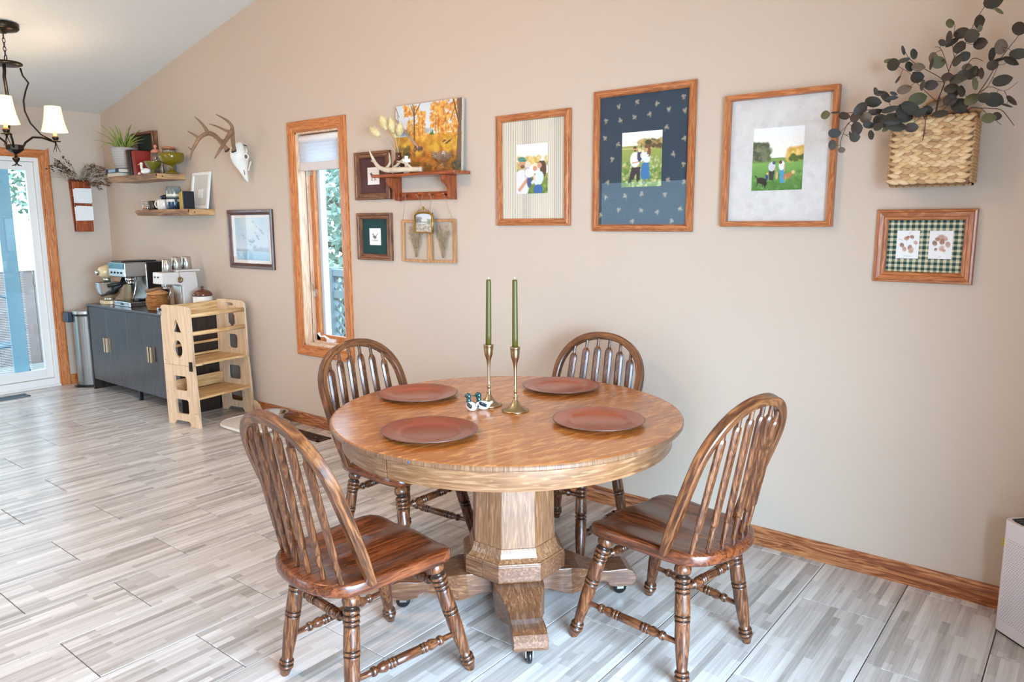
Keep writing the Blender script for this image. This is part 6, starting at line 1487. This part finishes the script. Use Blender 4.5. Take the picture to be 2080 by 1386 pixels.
# ================================================================== sideboard
cb = empty('sideboard', (-6.31, 3.04, 0), (0, 0, 0), 'dark wood sideboard with four doors and champagne handles along the wall', 'cabinet')
X0, X1, Y0, Y1, ZT_ = -.79, .79, -.205, .215, .778
box('top', (X0-.004, Y0-.012, ZT_-.022), (X1+.004, Y1, ZT_), M['cab_top'] if 'cab_top' in M else M['cabinet'], cb, bevel=.003)
for s_, nm in ((X0, 'side_panel'), (X1-.018, 'side_panel')): box(nm, (s_, Y0-.010, 0), (s_+.018, Y1, ZT_-.0225), M['cab_dark'], cb, bevel=.002)
box('carcass', (X0+.019, Y0+.02, .10), (X1-.019, Y1-.002, ZT_-.023), M['cab_dark'], cb, bevel=0)
box('plinth_foot', (-.012, Y0+.03, 0), (.012, Y0+.06, .10), M['black'], cb, bevel=.001)
EDG = [X0+.019, X0+.355, X0+.735, X0+1.145, X1-.019]
for k in range(4):
    dw = EDG[k+1]-EDG[k]; x0 = EDG[k]+.0015; d = box('cabinet_door', (x0, Y0-.004, .098), (x0+dw-.003, Y0+.014, ZT_-.026), M['cabinet'], cb, bevel=.0015)
    hx = (x0+dw-.022) if k % 2 == 0 else (x0+.020)
    MB().box((hx-.011, Y0-.030, .375), (hx+.011, Y0-.024, .50)).box((hx-.011, Y0-.026, .375), (hx-.006, Y0-.004, .50)).build('handle', M['champagne'], d, bevel=.0015)
CT = ZT_+.0005

# stand mixer
mx_ = empty('stand_mixer', (-6.93, 3.05, CT), (0, 0, 0), 'cream stand mixer with a steel bowl at the left end of the sideboard', 'mixer')
crm = pbr('cream_enamel', (216, 192, 148), .25, coat=.5)
MB().prism(rrect(-.095, -.16, .095, .12, .07, 6), 0, .030, 'z').build('base', crm, mx_, bevel=.006)
MB().tube([(0, .085, .025), (0, .09, .13), (0, .075, .24)], [.058, .05, .056], 18, flat=.8).build('column', crm, mx_)
secs = [(.155, .285, .020), (.13, .287, .050), (.06, .292, .062), (-.02, .292, .062), (-.10, .286, .056), (-.15, .280, .046), (-.165, .279, .030)]
MB().tube([(0, y, z) for y, z, r in secs], [r for y, z, r in secs], 20).build('motor_head', crm, mx_)
MB().tube([(0, -.165, .279), (0, -.195, .278)], [.022, .020], 16).build('attachment_hub', M['chrome'], mx_)
MB().tube([(0, -.10, .235), (0, -.10, .19)], [.030, .028], 16).build('planetary', M['steel'], mx_)
MB().lathe([(0, .036), (.045, .036), (.047, .042), (.040, .050), (.060, .060), (.090, .090), (.103, .13), (.108, .185), (.111, .188), (.106, .190), (.100, .135), (.086, .094), (.05, .066), (0, .06)], 36, Matrix.Translation((0, -.09, 0))).build('bowl', M['steel'], mx_)

# steel and black espresso machine
em = empty('espresso_machine', (-6.60, 3.06, CT), (0, 0, 0), 'large stainless and black espresso machine on the sideboard', 'coffee machine')
HX = .145
b = MB(); b.box((-HX, .02, .012), (HX, .195, .375)); b.build('body', M['black'], em, bevel=.004)
b = MB(); b.box((-HX-.003, .012, .010), (HX+.003, .022, .36)); b.build('front_plate', M['steel'], em, bevel=.002)
box('head', (-HX, -.165, .255), (HX, .02, .375), M['steel_soft'], em, bevel=.006)
box('control_panel', (-HX+.004, -.170, .262), (HX-.004, -.164, .318), M['steel'], em, bevel=.001)
box('teal_reflection', (-HX+.004, -.171, .322), (HX-.004, -.165, .372), pbr('painted_teal_reflection', (16, 96, 112), .25, coat=.4), em, bevel=.001)  # bluish reflection on the steel front, painted as a teal strip
for x in (-.09, -.03, .03, .09): MB().lathe([(0, 0), (.009, 0), (.008, .006), (0, .007)], 14, Matrix.Translation((x, -.170, .29)) @ Matrix.Rotation(PI/2, 4, 'X')).build('button', M['black'], em)
MB().lathe([(0, 0), (.038, 0), (.040, .018), (.036, .04), (.03, .044), (0, .044)], 24, Matrix.Translation((.02, -.07, .212))).build('group_head', M['chrome'], em)
pf = MB().lathe([(0, 0), (.030, 0), (.034, .01), (.034, .030), (0, .030)], 24, Matrix.Translation((.02, -.07, .185))).build('portafilter', M['chrome'], em)
MB().tube([(.02, -.10, .200), (.02, -.14, .198), (.02, -.26, .186)], [.010, .014, .017], 12).build('handle', M['black'], pf)
MB().tube([(.12, -.06, .25), (.13, -.07, .20), (.125, -.09, .11), (.12, -.10, .06)], .005, 8).build('steam_wand', M['chrome'], em)
MB().tube([(-.09, -.06, .25), (-.10, -.10, .17), (-.10, -.15, .14)], [.022, .018, .012], 12).build('grinder_spout', M['black'], em)
b = MB(); b.box((-HX, -.145, 0), (HX, .02, .040)); b.build('drip_tray', M['steel'], em, bevel=.004)
b = MB()
for k in range(14): b.box((-HX+.012+k*.0195, -.138, .0402), (-HX+.024+k*.0195, .01, .0425))
o = b.build('drip_grate', M['black_gloss'], em)
box('tray_window', (-.02, -.1462, .012), (.03, -.1445, .028), M['black'], em, bevel=0)
box('jug', (.05, -.06, .043), (.12, -.0, .062), M['black'], em, bevel=.004)
box('tray_top', (-HX-.01, -.14, .3755), (HX*.3, .16, .386), M['black'], em, bevel=.003)

# wicker bread basket
wb = empty('wicker_basket', (-6.105, 2.985, CT), (0, 0, 0), 'small round wicker basket between the two coffee machines', 'basket')
b = MB(); nseg = 30; rows = 12
for r in range(rows):
    z = .006+r*.011; rad = .066+.020*math.sin(PI*min(1, r/rows*.9+.1))
    b.tube([((rad+.0022*(1 if (k+r) % 2 else -1))*math.cos(2*PI*k/nseg), (rad+.0022*(1 if (k+r) % 2 else -1))*math.sin(2*PI*k/nseg), z) for k in range(nseg)], .0052, 6, closed=True)
o = b.build('wicker_weave', pbr('wicker', (176, 116, 62), .65, var=.3, vscale=60), wb)
MB().lathe([(0, .175), (.012, .173), (.03, .165), (.07, .148), (.084, .138), (.086, .132)], 26).build('lid', pbr('wicker_lid', (196, 140, 84), .65, var=.3, vscale=70, bump=.5, bscale=200), wb)

# white espresso machine with steel cups on top
we = empty('white_espresso_machine', (-5.90, 3.04, CT), (0, 0, 0), 'compact white espresso machine with cups on top, behind the toddler tower', 'coffee machine')
wp = pbr('white_enamel', (214, 204, 196), .35, coat=.3)
MB().prism([(.02, .0), (.150, 0), (.158, .10), (.150, .22), (.140, .315), (-.145, .318), (-.150, .225), (-.005, .215), (.02, .2)], -.075, .075, 'x').build('body', wp, we, bevel=.008, seg=3)
box('top_tray', (-.078, -.028, .318), (.078, .175, .334), wp, we, bevel=.005)
box('drip_tray', (-.072, -.135, 0), (.072, .02, .032), M['steel_soft'], we, bevel=.004)
box('front_plate', (-.06, .008, .034), (.06, .0185, .2), M['steel'], we, bevel=.001)
MB().lathe([(0, 0), (.028, 0), (.030, .02), (0, .02)], 20, Matrix.Translation((0, -.085, .205))).build('group_head', M['chrome'], we)
pf = MB().lathe([(0, 0), (.026, 0), (.029, .008), (.029, .024), (0, .024)], 20, Matrix.Translation((0, -.085, .181))).build('portafilter', M['chrome'], we)
MB().tube([(0, -.11, .193), (0, -.15, .19), (0, -.245, .176)], [.008, .012, .014], 12).build('handle', pbr('walnut_handle', (120, 84, 58), .4), pf)
MB().tube([(.04, -.06, .21), (.045, -.07, .16), (.042, -.09, .10)], .004, 8).build('steam_wand', M['chrome'], we)
for x in (-.03, .02): MB().lathe([(0, 0), (.007, 0), (.006, .005), (0, .005)], 12, Matrix.Translation((x, -.149, .28)) @ Matrix.Rotation(PI/2, 4, 'X')).build('button', M['black'], we)
e = MB()
for i, (y, lb_) in enumerate(((-.068, 'steel cup at the left on the white espresso machine'), (.012, 'steel cup in the middle on the white espresso machine'), (.096, 'steel cup at the right on the white espresso machine'))):
    c = empty('steel_cup', (-5.885, 3.04+y, CT+.3345 if y > -.02 else CT+.3185), label=lb_, cat='cup', group='steel cups on the white machine')
    MB().lathe([(0, 0), (.038, 0), (.040, .003), (.034, .098), (.032, .100), (.031, .096), (.036, .006), (0, .005)][::1], 24).build('cup', M['steel'], c)
tm = empty('brass_measuring_spoon', (-5.822, 3.035, CT+.325), label='small brass measuring spoon hanging on the side of the white machine', cat='spoon')
MB().lathe([(0, 0), (.016, .001), (.023, .006), (.024, .008), (.015, .004), (0, .003)], 20, Matrix.Translation((0.003, 0, -.070)) @ Matrix.Rotation(PI/2, 4, 'Y')).build('bowl', M['brass'], tm); MB().tube([(.004, 0, -.048), (.004, 0, .0)], .0035, 8, flat=.5).build('handle', M['brass'], tm)
# canister
cn = empty('ceramic_canister', (-5.66, 3.13, CT), label='white ceramic canister with a brown domed lid behind the toddler tower', cat='canister')
MB().lathe([(0, 0), (.068, 0), (.072, .004), (.074, .06), (.073, .125), (.069, .128), (0, .128)], 30).build('jar', pbr('white_glaze', (232, 224, 214), .3, coat=.4), cn)
MB().lathe([(.074, .1285), (.077, .133), (.074, .150), (.055, .170), (.025, .180), (.010, .183), (.008, .190), (.014, .198), (.010, .206), (0, .208)], 30).build('lid', pbr('brown_glaze', (92, 44, 32), .2, coat=.6), cn)

# ================================================================== toddler tower
tt = empty('toddler_tower', (-5.305, 2.945, 0), (0, 0, math.radians(9)), 'light plywood toddler learning tower in front of the sideboard', 'step stool')
ZS = .452
def low_panel(y, nm='side_panel'):
    outer = [(-.165, 0), (-.10, 0), (-.088, .018), (-.07, .032), (.07, .032), (.085, .018), (.095, 0), (.185, 0), (.178, .20), (.160, ZS-.001), (-.172, ZS-.001), (-.170, .2)]
    holes = [rrect(-.068, .085, .075, .195, .018), rrect(-.070, .262, .070, .372, .018)]
    return plate(nm, outer, holes, .018, M['pine_z'], tt, Matrix.Translation((0, y, 0)))
def up_panel(y, kind):
    outer = [(-.172, ZS+.001), (.160, ZS+.001), (.155, .66), (.150, .83)]+[(.105+.045*math.cos(t), .845+.045*math.sin(t)) for t in np.linspace(.2, PI/2, 6)]+[(-.13, .892)]+[(-.135-.035*math.sin(t), .855+.037*math.cos(t)) for t in np.linspace(0, PI*.8, 7)]+[(-.170, .80)]
    if kind == 0: holes = [[(-.052, .695), (.050, .695), (-.001, .795)], ring(-.001, .572, .050, .066, 28)]
    else: holes = [ring(-.005, .74, .052, .066, 6, PI/2, PI/2+2*PI), rrect(-.05, .51, .055, .62, .02), rrect(-.05, .845, .03, .868, .010)]
    return plate('side_panel', outer, holes, .018, M['pine_z'], tt, Matrix.Translation((0, y, 0)))
low_panel(-.245); low_panel(.245); up_panel(-.245, 0); up_panel(.245, 1)
def slat(nm, x0, x1, z0, z1, mat='pine', y0=-.235, y1=.235, bv=.004): return box(nm, (x0, y0, z0), (x1, y1, z1), M[mat], tt, bevel=bv)
M['pine_y'] = wood('pine_plywood_y', (198, 148, 92), (220, 176, 120), (236, 200, 150), 'y', .5, .05, rings=14, pore=.9)
slat('step', -.13, .178, .205, .222, 'pine_y'); slat('back_board', -.148, -.132, .224, .315, 'pine_y')
pl_ = MB().prism([(-.15, -.235), (.150, -.235), (.160, -.18), (.142, -.15), (.142, .15), (.160, .18), (.150, .235), (-.15, .235)], ZS, ZS+.017, 'z').build('platform', M['pine_y'], tt, bevel=.003)
slat('back_rail', -.165, -.147, .560, .578, 'pine_y'); slat('back_rail', -.165, -.147, .472, .490, 'pine_y'); slat('back_board', -.165, -.149, .795, .880, 'pine_y')
for z in (.690, .822): MB().tube([(.140, -.236, z), (.140, .236, z)], .0155, 14).build('dowel_rail', M['pine_y'], tt)
lt = MB().box((.118, -.262, ZS-.035), (.150, -.254, ZS+.035)).box((.126, -.268, ZS-.012), (.142, -.262, ZS+.028)).build('latch', pbr('dark_latch', (62, 54, 44), .3, .8), tt, bevel=.002)
MB().lathe([(0, 0), (.010, 0), (.010, .014), (.006, .018), (0, .018)], 12, Matrix.Translation((-.165, -.252, .855)) @ Matrix.Rotation(PI/2, 4, 'X')).build('knob', M['black'], tt)
for y in (-.262, .262):
    MB().prism([(.10, 0), (.215 if y < 0 else .27, 0), (.21 if y < 0 else .262, .025), (.20 if y < 0 else .235, .07), (.185 if y < 0 else .19, .10), (.15, .105), (.11, .09)], y-.008, y+.008, 'y').build('anti_tip_foot', M['pine_z'], tt, bevel=.002)
for (x, z) in ((-.15, .70), (.13, .71), (-.155, .24), (.15, .24), (-.15, .48), (.155, .30), (-.155, .16), (.14, .62)):
    MB().lathe([(0, 0), (.0045, 0), (.004, .0015), (0, .0015)], 8, Matrix.Translation((x, -.254, z)) @ Matrix.Rotation(PI/2, 4, 'X')).build('screw', M['steel_soft'], tt)

# ================================================================== trash can, pet mat, bowl, purifier
tc_ = empty('trash_can', (-7.29, 2.90, 0), label='slim stainless steel step trash can between the door trim and the sideboard', cat='trash can')
M['steel_can'] = pbr('dark_brushed_steel', (150, 148, 146), .28, 1)
def halfD(r, k=1.0): return [(r*math.sin(t), -r*k*math.cos(t)) for t in np.linspace(-PI/2, PI/2, 18)]+[(r, r*.75), (-r, r*.75)]
MB().prism(halfD(.128), 0, .02, 'z').build('base', M['black'], tc_, bevel=.003)
o = MB().prism(halfD(.122), .021, .655, 'z').build('body', M['steel_can'], tc_, bevel=.003)
o = MB().prism(halfD(.126), .6555, .672, 'z').build('rim', M['black'], tc_, bevel=.003)
o = MB().prism(halfD(.124), .6725, .700, 'z').build('lid', M['steel_soft'], tc_, bevel=.008, seg=3)
box('hinge_box', (-.115, -.165, .60), (-.010, -.1225, .69), pbr('blue_black_plastic', (30, 50, 66), .35), tc_, bevel=.006)
box('pedal', (-.03, -.155, .006), (.03, -.115, .016), M['black'], tc_, bevel=.003)

pm_ = empty('pet_mat', (-4.83, 3.01, 0), (0, 0, 0), 'white oval pet feeding mat on the floor behind the left foreground chair', 'mat')
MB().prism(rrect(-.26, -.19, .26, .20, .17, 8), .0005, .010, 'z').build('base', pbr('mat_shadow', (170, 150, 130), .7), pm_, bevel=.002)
MB().prism(rrect(-.265, -.195, .265, .205, .17, 8), .010, .022, 'z').build('tray', pbr('white_silicone', (232, 226, 218), .5), pm_, bevel=.004)
MB().tube([(p[0], p[1], .023) for p in rrect(-.258, -.188, .258, .198, .165, 8)], .004, 6, closed=True).build('lip', pbr('white_lip', (236, 230, 222), .5), pm_)
lathe_thing('pet_bowl', 'stainless steel pet bowl standing on the white feeding mat', 'bowl', (-4.745, 3.105, .0265), 'bowl', [(0, 0), (.060, 0), (.066, .003), (.070, .010), (.095, .045), (.110, .062), (.116, .066), (.118, .070), (.114, .072), (.104, .063), (.088, .040), (.060, .012), (0, .010)], M['chrome'], 40)

pu = empty('air_purifier', (-.208, 3.085, 0), (0, 0, math.radians(-42)), 'white air purifier with a perforated front at the right edge', 'air purifier')
pw = pbr('warm_white_plastic', (226, 216, 216), .45)
PW, PD, PH = .36, .185, .425
P = [(p[0], p[1]) for p in rrect(0, 0, PW, PD, .028, 6)]
MB().prism(P, .008, PH, 'z').build('housing', pw, pu, bevel=.004)
MB().prism([(x*.97+.005, y*.94+.005) for x, y in P], 0, .008, 'z').build('foot', M['black'], pu)
b = MB(); b.prism([(x*.90+.018, y*.84+.015) for x, y in P], PH, PH+.002, 'z'); b.build('top_recess', M['black'], pu)
b = MB()
for k in range(22): b.box((.022+k*.0150, .018, PH+.002), (.029+k*.0150, PD-.018, PH+.005))
o = b.build('top_grille', pbr('dark_grille', (60, 62, 64), .4), pu); o['kind'] = 'stuff'
hd = MB(); n = 6
for r in range(40):
    for c_ in range(34):
        x = .030+c_*.0092+(.0046 if r % 2 else 0); z = .055+r*.0078
        if x > PW-.03: continue
        hd.add([(x+.0016*math.cos(2*PI*k/n), -.0004, z+.0016*math.sin(2*PI*k/n)) for k in range(n)], [tuple(range(n))])
o = hd.build('perforations', pbr('hole_dark', (112, 100, 100), .8), pu, fix=False); o['kind'] = 'stuff'
box('yellow_sticker', (-.0012, .010, .318), (.0, .030, .348), pbr('yellow', (232, 196, 20), .5), pu, bevel=0)

# ================================================================== chandelier
CX, CY = -6.02, 2.03
ch = empty('chandelier', (CX, CY, 0), label='dark bronze chandelier with white tapered shades by the patio door', cat='chandelier')
zc = ceil_z(CX)
MB().lathe([(0, zc-.055), (.018, zc-.055), (.03, zc-.045), (.085, zc-.034), (.098, zc-.022), (.098, zc+.012), (0, zc+.012)], 32).build('canopy', M['bronze'], ch)
z = zc-.058; k = 0
while z > 2.625:
    P = []
    for t in np.linspace(0, 2*PI, 13)[:-1]:
        a_, c_ = .0085*math.cos(t), .018*math.sin(t); P.append((a_, 0, z-.014+c_) if k % 2 == 0 else (0, a_, z-.014+c_))
    MB().tube(P, .0024, 6, closed=True).build('chain_link', M['bronze'], ch); z -= .0275; k += 1
MB().tube([(.022*math.cos(t), 0, 2.600+.022*math.sin(t)) for t in np.linspace(0, 2*PI, 17)[:-1]], .0035, 8, closed=True).build('loop', M['bronze'], ch)
MB().lathe([(0, 2.545), (.04, 2.545), (.085, 2.552), (.096, 2.558), (.098, 2.566), (.090, 2.574), (.03, 2.580), (0, 2.582)], 36).build('top_disc', M['bronze'], ch)
MB().lathe([(0, 1.893), (.004, 1.896), (.010, 1.905), (.024, 1.925), (.024, 1.935), (.010, 1.952), (.008, 1.960), (.030, 1.972), (.056, 1.990), (.058, 2.018), (.05, 2.024), (0, 2.024)], 8, smooth=False).build('hub', M['bronze'], ch)
for k in range(4): MB().tube([(0, 0, 1.90), (.018*math.cos(k*1.6), .018*math.sin(k*1.6), 1.885), (.03*math.cos(k*1.6), .03*math.sin(k*1.6), 1.882)], .003, 6).build('tassel', M['bronze'], ch)
shade_m, nt_, bs_ = new_mat('glowing_glass_shade')
bs_.inputs['Base Color'].default_value = lin((244, 226, 186))+(1,); bs_.inputs['Roughness'].default_value = .35
bs_.inputs['Emission Color'].default_value = lin((255, 232, 178))+(1,); bs_.inputs['Emission Strength'].default_value = 1.1
for ai, ad in enumerate((-27, 93, 213)):
    a_ = math.radians(ad); R_ = Matrix.Rotation(a_, 4, 'Z'); cz = 2.075
    arm = MB().tube([(.045, 0, 2.00), (.07, 0, 2.045), (.12, 0, 2.085), (.18, 0, 2.088), (.27, 0, cz-.012)], [.0075]*5, 8, M=R_)
    ar = arm.build('arm', M['bronze'], ch)
    MB().tube([(.085, 0, 2.548), (.095, 0, 2.50), (.128, 0, 2.455), (.105, 0, 2.40), (.085, 0, 2.33), (.086, 0, 2.26), (.115, 0, 2.18), (.175, 0, 2.11), (.27, 0, cz-.014)], .0105, 8, flat=.45, up=(0, 1, 0), M=R_).build('strap', M['bronze'], ch)
    T = R_ @ Matrix.Translation((.27, 0, cz))
    MB().lathe([(0, -.01), (.034, -.008), (.034, -.004), (.012, 0), (.018, .008), (.022, .018), (.019, .028), (.012, .034), (0, .034)], 20, T).build('candle_cup', M['bronze'], ar)
    MB().lathe([(.012, .034), (.012, .075), (0, .075)], 14, T).build('candle_sleeve', pbr('sleeve', (226, 196, 140), .5), ar)
    MB().lathe([(.084, .062), (.086, .060), (.078, .085), (.066, .13), (.058, .18), (.052, .235), (.050, .238), (.048, .235), (.055, .18), (.063, .13), (.075, .085)], 28, T).build('lamp_shade', shade_m, ar)
    MB().lathe([(0, .09), (.012, .10), (.016, .125), (.008, .15), (0, .158)], 12, T).build('bulb', pbr('bulb', (255, 236, 200), .4, emit=(255, 226, 170), estr=10), ar)
    for k in range(3): MB().tube([(.27, 0, cz-.01), (.27+.012*math.cos(k*2.1), .012*math.sin(k*2.1), cz-.05), (.27+.026*math.cos(k*2.1), .026*math.sin(k*2.1), cz-.082)], [.003, .0025, .0015], 6, M=R_).build('leaf_tassel', M['bronze'], ar)
    ld = bpy.data.lights.new('bulb_light', 'POINT'); ld.energy = 5; ld.color = (1, .80, .55); ld.shadow_soft_size = .05
    lo = bpy.data.objects.new('bulb_light', ld); COL.objects.link(lo); lo.location = (Matrix.Translation((CX, CY, 0)) @ T @ Vector((0, 0, .19)))
